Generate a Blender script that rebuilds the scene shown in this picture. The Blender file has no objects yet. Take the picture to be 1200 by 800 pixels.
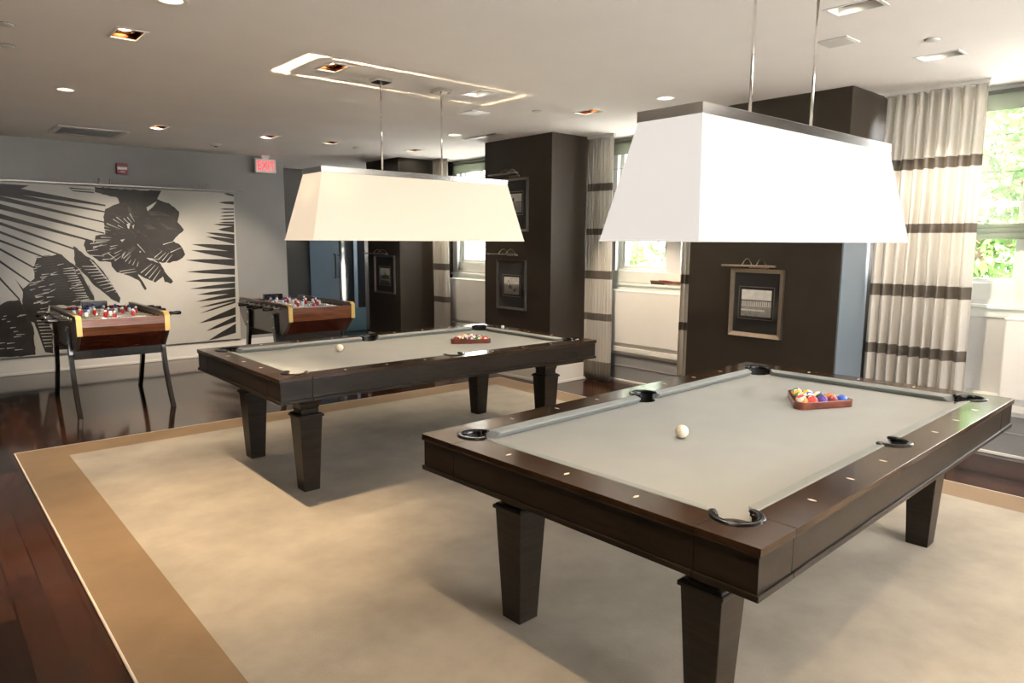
SKY, SUN, P_NEAR, P_FAR, P_UP, DL, EXPOSURE, SH_NEAR, SH_FAR = 13.0, 280, 5.0, 5.4, 75, 1.05, 0.92, 0.41, 0.43
import bpy, bmesh, math, random
from mathutils import Vector, Matrix
R = math.radians
PI = math.pi
random.seed(7)
scene = bpy.context.scene
COL = scene.collection

# ------------------------------------------------------------------ materials
def lin(c):
    return tuple((x / 255 / 12.92) if x / 255 <= 0.04045 else ((x / 255 + 0.055) / 1.055) ** 2.4 for x in c)

def new_mat(name):
    m = bpy.data.materials.new(name)
    m.use_nodes = True
    nt = m.node_tree
    b = nt.nodes['Principled BSDF']
    return m, nt, b

def mat(name, col, rough=0.5, metal=0.0, coat=0.0, spec=0.5, emit=None, estr=0.0, noise=0.0, nscale=8.0, bump=0.0, bscale=60.0, stretch=None):
    m, nt, b = new_mat(name)
    b.inputs['Base Color'].default_value = (*col, 1)
    b.inputs['Roughness'].default_value = rough
    b.inputs['Metallic'].default_value = metal
    b.inputs['Coat Weight'].default_value = coat
    b.inputs['Specular IOR Level'].default_value = spec
    if emit:
        b.inputs['Emission Color'].default_value = (*emit, 1)
        b.inputs['Emission Strength'].default_value = estr
    if noise or bump:
        tc = nt.nodes.new('ShaderNodeTexCoord')
        src = tc.outputs['Object']
        if stretch:
            mp = nt.nodes.new('ShaderNodeMapping')
            mp.inputs['Scale'].default_value = stretch
            nt.links.new(src, mp.inputs['Vector'])
            src = mp.outputs['Vector']
    if noise:
        n = nt.nodes.new('ShaderNodeTexNoise')
        n.inputs['Scale'].default_value = nscale
        n.inputs['Detail'].default_value = 6
        nt.links.new(src, n.inputs['Vector'])
        r = nt.nodes.new('ShaderNodeValToRGB')
        r.color_ramp.elements[0].position = 0.3
        r.color_ramp.elements[1].position = 0.7
        r.color_ramp.elements[0].color = (*[c * (1 - noise) for c in col], 1)
        r.color_ramp.elements[1].color = (*[min(1, c * (1 + noise)) for c in col], 1)
        nt.links.new(n.outputs['Fac'], r.inputs['Fac'])
        nt.links.new(r.outputs['Color'], b.inputs['Base Color'])
    if bump:
        n2 = nt.nodes.new('ShaderNodeTexNoise')
        n2.inputs['Scale'].default_value = bscale
        n2.inputs['Detail'].default_value = 4
        nt.links.new(src, n2.inputs['Vector'])
        bp = nt.nodes.new('ShaderNodeBump')
        bp.inputs['Strength'].default_value = bump
        bp.inputs['Distance'].default_value = 0.004
        nt.links.new(n2.outputs['Fac'], bp.inputs['Height'])
        nt.links.new(bp.outputs['Normal'], b.inputs['Normal'])
    return m

M = {}
M['ceiling'] = mat('ceiling_paint', (0.86, 0.825, 0.795), 0.85, noise=0.02, nscale=2)
M['wall_grey'] = mat('grey_wall_paint', (0.29, 0.29, 0.285), 0.6, noise=0.03, nscale=3)
M['wall_light'] = mat('pale_wall_paint', (0.60, 0.60, 0.59), 0.6, noise=0.02, nscale=3)
M['pillar'] = mat('charcoal_pillar_paint', (0.032, 0.025, 0.0185), 0.45, spec=0.18, noise=0.06, nscale=4)
M['black_paint'] = mat('black_paint', (0.012, 0.010, 0.009), 0.5, noise=0.05, nscale=4)
M['white_paint'] = mat('white_trim_paint', (0.72, 0.71, 0.68), 0.4, noise=0.015, nscale=5)
M['cream_paint'] = mat('cream_trim_paint', (0.62, 0.58, 0.51), 0.45, noise=0.02, nscale=5)
M['window_paint'] = mat('window_frame_paint', (0.66, 0.69, 0.64), 0.4, noise=0.02, nscale=6)
M['side_panel'] = mat('painted_daylight_reflection', (0.125, 0.152, 0.178), 0.4, noise=0.03, nscale=4)  # cool daylight reflection put into the colour
M['base_grey'] = mat('grey_skirting_paint', (0.25, 0.25, 0.258), 0.5, noise=0.03, nscale=5)
M['espresso'] = mat('espresso_wood', (0.019, 0.0135, 0.0088), 0.34, coat=0.0, spec=.22, noise=0.35, nscale=7, stretch=(1, 1, 8))
M['espresso_top'] = mat('espresso_rail_wood', (0.035, 0.0185, 0.0095), 0.15, spec=0.32, noise=0.3, nscale=9)
M['felt'] = mat('grey_felt', (0.285, 0.285, 0.27), 0.95, spec=0.1, noise=0.03, nscale=5, bump=0.15, bscale=900)
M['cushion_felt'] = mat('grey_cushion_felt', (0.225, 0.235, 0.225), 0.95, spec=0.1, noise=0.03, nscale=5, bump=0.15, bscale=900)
M['rubber_black'] = mat('black_leather', (0.012, 0.012, 0.012), 0.45, bump=0.2, bscale=200, noise=.1)
M['gunmetal'] = mat('gunmetal', (0.035, 0.035, 0.038), 0.2, metal=1.0, noise=.05)
M['ivory'] = mat('ivory_inlay', (0.62, 0.54, 0.40), 0.35, noise=.05)
M['band'] = mat('satin_nickel_band', (0.74, 0.72, 0.70), 0.14, metal=1.0, noise=.01)
M['chrome'] = mat('polished_chrome', (0.78, 0.76, 0.74), 0.09, metal=1.0, noise=.01)
M['steel'] = mat('brushed_steel', (0.55, 0.54, 0.52), 0.3, metal=1.0, noise=.04)
M['pewter'] = mat('pewter_frame', (0.27, 0.245, 0.215), 0.36, metal=1.0, noise=.08, nscale=30)
M['brass_pale'] = mat('pale_gold_frame', (0.50, 0.43, 0.35), 0.3, metal=1.0, noise=.06, nscale=30)
M['gold'] = mat('gold_strip', (0.72, 0.50, 0.16), 0.35, metal=0.35, noise=.06)
M['mahogany'] = mat('mahogany_veneer', (0.16, 0.046, 0.012), 0.24, coat=0.3, noise=0.4, nscale=5, stretch=(1, 6, 14))
M['mahogany_dark'] = mat('dark_mahogany', (0.075, 0.017, 0.008), 0.25, coat=0.5, noise=0.3, nscale=5, stretch=(1, 6, 10))
M['taupe_lacquer'] = mat('taupe_lacquer', (0.085, 0.060, 0.046), 0.3, coat=0.3, noise=.08)
M['black_lacquer'] = mat('black_lacquer', (0.010, 0.009, 0.008), 0.22, coat=0.3, noise=.1)
M['playfield'] = mat('pale_playfield', (0.78, 0.77, 0.73), 0.4, noise=.05)
M['blue'] = mat('blue_plastic', (0.03, 0.08, 0.35), 0.35, noise=.05)
M['alarm_red'] = mat('alarm_red', (0.20, 0.008, 0.010), 0.35, noise=.05)
M['red'] = mat('red_plastic', (0.42, 0.015, 0.012), 0.35, noise=.05)
M['white_plastic'] = mat('white_plastic', (0.78, 0.77, 0.74), 0.35, noise=.02)
M['rack_wood'] = mat('red_rack_wood', (0.13, 0.027, 0.012), 0.25, coat=0.4, noise=0.25, nscale=25)
M['rug_edge'] = mat('rug_binding', (0.78, 0.70, 0.60), 0.9, bump=.3, bscale=300, noise=.08)
M['mat_black'] = mat('glazed_black_mat', (0.010, 0.009, 0.008), 0.5, coat=0.45, noise=.1)
M['canvas'] = mat('pale_canvas', (0.50, 0.49, 0.46), 0.6, noise=.02)
M['ink'] = mat('dark_leaf_print', (0.019, 0.0165, 0.014), 0.55, noise=.35, nscale=9)
M['ink_grey'] = mat('grey_leaf_print', (0.045, 0.040, 0.034), 0.55, noise=.3, nscale=14)
M['door_blue'] = mat('pale_blue_door_paint', (0.075, 0.12, 0.17), 0.4, noise=.04)
M['black_glass'] = mat('black_glass', (0.006, 0.007, 0.009), 0.06, coat=0.5, noise=.05)
M['teal'] = mat('teal_paint', (0.015, 0.075, 0.10), 0.4, noise=.05)
M['bark'] = mat('bark', (0.09, 0.06, 0.04), 0.9, noise=.3, bump=.6, bscale=30)
M['bounce_ground'] = mat('pale_bounce_ground', (0.66, 0.65, 0.61), 0.95, noise=.3, nscale=2)  # ground made pale to throw daylight up at the ceiling
M['chalk'] = mat('blue_chalk', (0.45, 0.52, 0.56), 0.9, noise=.1)
M['bristle'] = mat('dark_bristle', (0.02, 0.015, 0.012), 0.9, bump=.8, bscale=400, noise=.2)
M['outside_wall'] = mat('outside_render', (0.6, 0.58, 0.55), 0.8, noise=.05)
M['amber'] = mat('bronze_reflector', (0.32, 0.13, 0.05), 0.25, metal=1.0, noise=.1)
M['head_black'] = mat('black_lamp_head', (0.02, 0.015, 0.012), 0.4, noise=.1)
M['slot_dark'] = mat('dark_vent_slot', (0.02, 0.02, 0.02), 0.8, noise=.1)
M['vent_white'] = mat('white_vent_metal', (0.62, 0.60, 0.57), 0.5, noise=.02)
M['lamp_warm'] = mat('lit_warm_lamp', (1, 1, 1), 0.5, emit=(1.0, 0.80, 0.52), estr=9)
M['lamp_white'] = mat('lit_white_lamp', (1, 1, 1), 0.5, emit=(1.0, 0.90, 0.74), estr=9)
M['exit_face'] = mat('exit_sign_face', (0.70, 0.62, 0.58), 0.4, emit=(1.0, 0.45, 0.38), estr=0.12)
M['exit_red'] = mat('exit_red_letters', (0.6, 0.02, 0.03), 0.4, emit=(1.0, 0.05, 0.09), estr=0.9)
M['photo_white'] = mat('photo_paper', (0.55, 0.53, 0.48), 0.3, noise=.15, nscale=18, coat=.3)
M['photo_dark'] = mat('photo_dark_tone', (0.05, 0.047, 0.042), 0.3, noise=.3, nscale=25, coat=.3)
M['photo_mid'] = mat('photo_mid_tone', (0.24, 0.225, 0.20), 0.3, noise=.3, nscale=25, coat=.3)

def mix_transparent(name, fac, kind, col, rough=0.0):
    m = bpy.data.materials.new(name); m.use_nodes = True
    nt = m.node_tree; nt.nodes.clear()
    out = nt.nodes.new('ShaderNodeOutputMaterial')
    mx = nt.nodes.new('ShaderNodeMixShader'); mx.inputs['Fac'].default_value = fac
    t = nt.nodes.new('ShaderNodeBsdfTransparent')
    if kind == 'glass':
        s = nt.nodes.new('ShaderNodeBsdfGlossy'); s.inputs['Roughness'].default_value = rough
        s.inputs['Color'].default_value = (*col, 1)
        so = s.outputs[0]
    else:
        a = nt.nodes.new('ShaderNodeBsdfDiffuse'); a.inputs['Color'].default_value = (*col, 1)
        b = nt.nodes.new('ShaderNodeBsdfTranslucent'); b.inputs['Color'].default_value = (*col, 1)
        s = nt.nodes.new('ShaderNodeMixShader'); s.inputs['Fac'].default_value = 0.6
        nt.links.new(a.outputs[0], s.inputs[1]); nt.links.new(b.outputs[0], s.inputs[2])
        so = s.outputs[0]
    nt.links.new(t.outputs[0], mx.inputs[1]); nt.links.new(so, mx.inputs[2])
    nt.links.new(mx.outputs[0], out.inputs['Surface'])
    return m
M['glass'] = mix_transparent('window_glass', 0.05, 'glass', (0.9, 0.95, 0.92))
M['sheer'] = mix_transparent('sheer_fabric', 0.16, 'sheer', (0.45, 0.46, 0.42))
M['valance'] = mix_transparent('shade_valance', 0.93, 'sheer', (0.27, 0.29, 0.24))

def translucent(name, col, trans, col2=None, emit=0.0):
    m = bpy.data.materials.new(name); m.use_nodes = True
    nt = m.node_tree; nt.nodes.clear()
    out = nt.nodes.new('ShaderNodeOutputMaterial')
    a = nt.nodes.new('ShaderNodeBsdfDiffuse'); a.inputs['Color'].default_value = (*col, 1)
    b = nt.nodes.new('ShaderNodeBsdfTranslucent'); b.inputs['Color'].default_value = (*(col2 or col), 1)
    s = nt.nodes.new('ShaderNodeMixShader'); s.inputs['Fac'].default_value = trans
    nt.links.new(a.outputs[0], s.inputs[1]); nt.links.new(b.outputs[0], s.inputs[2])
    nt.links.new(s.outputs[0], out.inputs['Surface'])
    # fine weave
    tc = nt.nodes.new('ShaderNodeTexCoord'); n = nt.nodes.new('ShaderNodeTexNoise')
    n.inputs['Scale'].default_value = 500
    bp = nt.nodes.new('ShaderNodeBump'); bp.inputs['Strength'].default_value = 0.1; bp.inputs['Distance'].default_value = 0.001
    nt.links.new(tc.outputs['Object'], n.inputs['Vector']); nt.links.new(n.outputs['Fac'], bp.inputs['Height'])
    nt.links.new(bp.outputs['Normal'], a.inputs['Normal'])
    return m, nt, a, b, s, out
def shade_mat(name, col, glow, g):
    m, nt, a, b, s, out = translucent(name, col, 0.02)
    em = nt.nodes.new('ShaderNodeEmission'); em.inputs['Color'].default_value = (*glow, 1); em.inputs['Strength'].default_value = g
    ad = nt.nodes.new('ShaderNodeAddShader')
    nt.links.new(s.outputs[0], ad.inputs[0]); nt.links.new(em.outputs[0], ad.inputs[1]); nt.links.new(ad.outputs[0], out.inputs['Surface'])
    return m
M['shade_warm'] = shade_mat('lit_cream_shade', (0.34, 0.31, 0.27), (1.0, 0.79, 0.58), SH_FAR)
M['shade_white'] = shade_mat('lit_white_shade', (0.16, 0.148, 0.135), (1.0, 0.935, 0.865), SH_NEAR)
M['leaf_a'] = translucent('pale_green_leaf', (0.030, 0.062, 0.018), 0.45, (0.040, 0.080, 0.020))[0]
M['leaf_b'] = translucent('mid_green_leaf', (0.026, 0.052, 0.016), 0.45, (0.034, 0.068, 0.018))[0]

# curtain with woven bands
def curtain_mat():
    m, nt, a, b, s, out = translucent('banded_curtain_cloth', (0.5, 0.46, 0.42), 0.5)
    tc = nt.nodes.new('ShaderNodeTexCoord'); sp = nt.nodes.new('ShaderNodeSeparateXYZ')
    nt.links.new(tc.outputs['Object'], sp.inputs[0])
    r = nt.nodes.new('ShaderNodeValToRGB'); r.color_ramp.interpolation = 'CONSTANT'
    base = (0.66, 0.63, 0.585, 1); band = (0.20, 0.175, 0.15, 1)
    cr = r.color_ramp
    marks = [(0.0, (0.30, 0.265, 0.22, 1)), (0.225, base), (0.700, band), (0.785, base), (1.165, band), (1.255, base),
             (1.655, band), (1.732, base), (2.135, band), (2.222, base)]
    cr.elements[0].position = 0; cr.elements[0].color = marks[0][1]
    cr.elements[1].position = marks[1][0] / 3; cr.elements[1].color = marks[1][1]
    for p, c in marks[2:]:
        e = cr.elements.new(p / 3); e.color = c
    mm = nt.nodes.new('ShaderNodeMath'); mm.operation = 'MULTIPLY'; mm.inputs[1].default_value = 1 / 3
    nt.links.new(sp.outputs['Z'], mm.inputs[0]); nt.links.new(mm.outputs[0], r.inputs['Fac'])
    nt.links.new(r.outputs['Color'], a.inputs['Color']); nt.links.new(r.outputs['Color'], b.inputs['Color'])
    return m
M['curtain'] = curtain_mat()

# dark plank floor, boards running along y
def floor_mat():
    m, nt, b = new_mat('dark_walnut_planks')
    tc = nt.nodes.new('ShaderNodeTexCoord'); mp = nt.nodes.new('ShaderNodeMapping')
    mp.inputs['Rotation'].default_value = (0, 0, R(90))
    nt.links.new(tc.outputs['Object'], mp.inputs['Vector'])
    br = nt.nodes.new('ShaderNodeTexBrick')
    br.inputs['Scale'].default_value = 1
    br.inputs['Brick Width'].default_value = 1.15
    br.inputs['Row Height'].default_value = 0.118
    br.inputs['Mortar Size'].default_value = 0.0016
    br.inputs['Color1'].default_value = (0.056, 0.018, 0.007, 1)
    br.inputs['Color2'].default_value = (0.014, 0.0065, 0.0040, 1)
    br.inputs['Mortar'].default_value = (0.004, 0.002, 0.0015, 1)
    br.offset = 0.37
    nt.links.new(mp.outputs['Vector'], br.inputs['Vector'])
    mp2 = nt.nodes.new('ShaderNodeMapping'); mp2.inputs['Scale'].default_value = (26, 1.6, 1)
    nt.links.new(tc.outputs['Object'], mp2.inputs['Vector'])
    n = nt.nodes.new('ShaderNodeTexNoise'); n.inputs['Scale'].default_value = 2.5; n.inputs['Detail'].default_value = 8
    nt.links.new(mp2.outputs['Vector'], n.inputs['Vector'])
    mx = nt.nodes.new('ShaderNodeMix'); mx.data_type = 'RGBA'; mx.blend_type = 'OVERLAY'; mx.inputs['Factor'].default_value = 0.9
    nt.links.new(br.outputs['Color'], mx.inputs['A']); nt.links.new(n.outputs['Color'], mx.inputs['B'])
    hs = nt.nodes.new('ShaderNodeHueSaturation'); hs.inputs['Saturation'].default_value = 0.9
    nt.links.new(mx.outputs['Result'], hs.inputs['Color'])
    nt.links.new(hs.outputs['Color'], b.inputs['Base Color'])
    b.inputs['Roughness'].default_value = 0.085
    b.inputs['Specular IOR Level'].default_value = 0.38
    bp = nt.nodes.new('ShaderNodeBump'); bp.inputs['Strength'].default_value = 0.05; bp.inputs['Distance'].default_value = 0.002
    nt.links.new(br.outputs['Fac'], bp.inputs['Height']); bp.invert = True
    nt.links.new(bp.outputs['Normal'], b.inputs['Normal'])
    return m
M['floor'] = floor_mat()

def carpet(name, c1, c2):
    m, nt, b = new_mat(name)
    tc = nt.nodes.new('ShaderNodeTexCoord')
    n = nt.nodes.new('ShaderNodeTexNoise'); n.inputs['Scale'].default_value = 2.2; n.inputs['Detail'].default_value = 7; n.inputs['Roughness'].default_value = 0.62
    nt.links.new(tc.outputs['Object'], n.inputs['Vector'])
    r = nt.nodes.new('ShaderNodeValToRGB')
    r.color_ramp.elements[0].position = 0.34; r.color_ramp.elements[1].position = 0.62
    r.color_ramp.elements[0].color = (*c1, 1); r.color_ramp.elements[1].color = (*c2, 1)
    nt.links.new(n.outputs['Fac'], r.inputs['Fac'])
    nt.links.new(r.outputs['Color'], b.inputs['Base Color'])
    b.inputs['Roughness'].default_value = 1.0
    b.inputs['Specular IOR Level'].default_value = 0.05
    b.inputs['Sheen Weight'].default_value = 0.15
    n2 = nt.nodes.new('ShaderNodeTexNoise'); n2.inputs['Scale'].default_value = 260; n2.inputs['Detail'].default_value = 3
    nt.links.new(tc.outputs['Object'], n2.inputs['Vector'])
    bp = nt.nodes.new('ShaderNodeBump'); bp.inputs['Strength'].default_value = 0.5; bp.inputs['Distance'].default_value = 0.006
    nt.links.new(n2.outputs['Fac'], bp.inputs['Height']); nt.links.new(bp.outputs['Normal'], b.inputs['Normal'])
    return m
M['rug_field'] = carpet('beige_carpet', (0.315, 0.27, 0.212), (0.41, 0.355, 0.282))
M['rug_border'] = carpet('tan_carpet_border', (0.21, 0.136, 0.072), (0.255, 0.168, 0.090))

def ball_mat(name, col, stripe, plain=False):
    m, nt, b = new_mat(name)
    b.inputs['Roughness'].default_value = 0.1
    b.inputs['Coat Weight'].default_value = 0.5
    ivory = (0.78, 0.70, 0.54)
    if plain:
        b.inputs['Base Color'].default_value = (*ivory, 1); return m
    tc = nt.nodes.new('ShaderNodeTexCoord'); sp = nt.nodes.new('ShaderNodeSeparateXYZ')
    nt.links.new(tc.outputs['Object'], sp.inputs[0])
    def math_(op, a, v):
        n = nt.nodes.new('ShaderNodeMath'); n.operation = op
        nt.links.new(a, n.inputs[0])
        if isinstance(v, float): n.inputs[1].default_value = v
        else: nt.links.new(v, n.inputs[1])
        return n.outputs[0]
    ax = math_('ABSOLUTE', sp.outputs['X'], 0.0)
    dot = math_('GREATER_THAN', ax, 0.0286 * 0.925)
    mx = nt.nodes.new('ShaderNodeMix'); mx.data_type = 'RGBA'
    mx.inputs['A'].default_value = (*col, 1); mx.inputs['B'].default_value = (*ivory, 1)
    if stripe:
        az = math_('ABSOLUTE', sp.outputs['Z'], 0.0)
        cap = math_('GREATER_THAN', az, 0.0286 * 0.52)
        dot = math_('MAXIMUM', dot, cap)
    nt.links.new(dot, mx.inputs['Factor'])
    nt.links.new(mx.outputs['Result'], b.inputs['Base Color'])
    return m

# ------------------------------------------------------------------ mesh builder
class MB:
    def __init__(s): s.v = []; s.f = []; s.mi = []; s.mats = []; s.cur = 0; s.sm = []; s.smooth = False
    def use(s, m):
        if m not in s.mats: s.mats.append(m)
        s.cur = s.mats.index(m); return s
    def add(s, vs, fs, T=None):
        o = len(s.v)
        s.v += [tuple(T @ Vector(p)) if T else tuple(p) for p in vs]
        for f in fs:
            s.f.append([i + o for i in f]); s.mi.append(s.cur); s.sm.append(s.smooth)
        return s
    def box(s, x0, x1, y0, y1, z0, z1, T=None):
        vs = [(x, y, z) for z in (z0, z1) for y in (y0, y1) for x in (x0, x1)]
        return s.add(vs, [(0, 2, 3, 1), (4, 5, 7, 6), (0, 1, 5, 4), (2, 6, 7, 3), (0, 4, 6, 2), (1, 3, 7, 5)], T)
    def frustum(s, a, b, T=None):
        # a, b: (x0,x1,y0,y1,z)
        vs = []
        for q in (a, b):
            vs += [(q[0], q[2], q[4]), (q[1], q[2], q[4]), (q[1], q[3], q[4]), (q[0], q[3], q[4])]
        return s.add(vs, [(3, 2, 1, 0), (4, 5, 6, 7)] + [(i, (i + 1) % 4, 4 + (i + 1) % 4, 4 + i) for i in range(4)], T)
    def prism(s, poly, lo, hi, axis='z', T=None):
        # poly: 2d outline (ccw); extruded from lo to hi along axis
        n = len(poly)
        def P(a, b, c):
            return (a, b, c) if axis == 'z' else ((c, a, b) if axis == 'x' else (a, c, b))
        vs = [P(a, b, lo) for a, b in poly] + [P(a, b, hi) for a, b in poly]
        return s.add(vs, [list(range(n))[::-1], [n + i for i in range(n)]] + [(i, (i + 1) % n, n + (i + 1) % n, n + i) for i in range(n)], T)
    def lathe(s, prof, seg=24, T=None, a0=0.0, a1=2 * PI):
        full = abs(a1 - a0 - 2 * PI) < 1e-6
        k = seg if full else seg + 1
        vs = []
        for r, z in prof:
            for i in range(k):
                a = a0 + (a1 - a0) * i / seg
                vs.append((r * math.cos(a), r * math.sin(a), z))
        fs = []
        for j in range(len(prof) - 1):
            for i in range(seg):
                i2 = (i + 1) % k
                fs.append((j * k + i, j * k + i2, (j + 1) * k + i2, (j + 1) * k + i))
        return s.add(vs, fs, T)
    def cyl(s, p, q, r, seg=12, r2=None):
        p = Vector(p); q = Vector(q); d = q - p
        T = Matrix.Translation(p) @ d.to_track_quat('Z', 'Y').to_matrix().to_4x4()
        r2 = r if r2 is None else r2
        return s.lathe([(0.0001, 0), (r, 0), (r2, d.length), (0.0001, d.length)], seg, T)
    def tube(s, pts, r, seg=8):
        pts = [Vector(p) for p in pts]; vs = []; fs = []
        n = len(pts)
        up = Vector((0.123, 0.456, 0.9)).normalized()
        for i, p in enumerate(pts):
            d = (pts[min(i + 1, n - 1)] - pts[max(i - 1, 0)]).normalized()
            a = d.cross(up).normalized(); b = a.cross(d)
            for k in range(seg):
                t = 2 * PI * k / seg
                vs.append(p + (a * math.cos(t) + b * math.sin(t)) * r)
        for i in range(n - 1):
            for k in range(seg):
                fs.append((i * seg + k, i * seg + (k + 1) % seg, (i + 1) * seg + (k + 1) % seg, (i + 1) * seg + k))
        fs.append(list(range(seg))[::-1]); fs.append([(n - 1) * seg + k for k in range(seg)])
        return s.add(vs, fs)
    def sphere(s, c, r, seg=20, rings=12, sc=(1, 1, 1)):
        vs = [(0, 0, -1)]
        for j in range(1, rings):
            t = -PI / 2 + PI * j / rings
            for i in range(seg):
                a = 2 * PI * i / seg
                vs.append((math.cos(t) * math.cos(a), math.cos(t) * math.sin(a), math.sin(t)))
        vs.append((0, 0, 1))
        fs = [(0, 1 + (i + 1) % seg, 1 + i) for i in range(seg)]
        for j in range(rings - 2):
            for i in range(seg):
                a = 1 + j * seg + i; b = 1 + j * seg + (i + 1) % seg
                fs.append((a, b, b + seg, a + seg))
        l = len(vs) - 1
        fs += [(1 + (rings - 2) * seg + i, 1 + (rings - 2) * seg + (i + 1) % seg, l) for i in range(seg)]
        vs = [(c[0] + p[0] * r * sc[0], c[1] + p[1] * r * sc[1], c[2] + p[2] * r * sc[2]) for p in vs]
        return s.add(vs, fs)
    def build(s, name, m=None, parent=None, bevel=0.0, loc=None, fix=True):
        me = bpy.data.meshes.new(name)
        me.from_pydata(s.v, [], s.f)
        ms = s.mats if s.mats else [m]
        for x in ms: me.materials.append(M[x] if isinstance(x, str) else x)
        for p, i, q in zip(me.polygons, s.mi, s.sm):
            p.material_index = i if s.mats else 0
            p.use_smooth = q
        me.update()
        if fix:
            bm = bmesh.new(); bm.from_mesh(me)
            bmesh.ops.recalc_face_normals(bm, faces=bm.faces)
            bm.to_mesh(me); bm.free()
        o = bpy.data.objects.new(name, me)
        COL.objects.link(o)
        if parent: o.parent = parent
        if loc: o.location = loc
        if bevel:
            b = o.modifiers.new('edge', 'BEVEL'); b.width = bevel; b.segments = 2; b.limit_method = 'ANGLE'; b.angle_limit = R(40)
        return o

def tag(o, label, cat, group=None, kind=None):
    o['label'] = label
    if cat: o['category'] = cat
    if group: o['group'] = group
    if kind: o['kind'] = kind
    return o
def struct(o, label=None):
    o['kind'] = 'structure'
    if label: o['label'] = label
    return o
def thing(name, label, cat, loc=(0, 0, 0), rz=0.0, group=None):
    o = bpy.data.objects.new(name, None)
    o.empty_display_size = 0.1
    COL.objects.link(o); o.location = loc; o.rotation_euler = (0, 0, rz)
    return tag(o, label, cat, group)
def dup(o, parent=None):
    c = o.copy(); COL.objects.link(c)
    if parent: c.parent = parent
    for ch in list(o.children): dup(ch, c)
    return c
def text_mesh(name, body, size, m, parent, extrude=0.0005, align='CENTER'):
    cu = bpy.data.curves.new(name, 'FONT'); cu.body = body; cu.size = size; cu.extrude = extrude
    cu.align_x = align; cu.align_y = 'CENTER'
    t = bpy.data.objects.new(name, cu); COL.objects.link(t)
    dg = bpy.context.evaluated_depsgraph_get()
    me = bpy.data.meshes.new_from_object(t.evaluated_get(dg))
    bpy.data.objects.remove(t); bpy.data.curves.remove(cu)
    me.materials.clear(); me.materials.append(M[m] if isinstance(m, str) else m)
    o = bpy.data.objects.new(name, me); COL.objects.link(o); o.parent = parent
    return o
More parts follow.
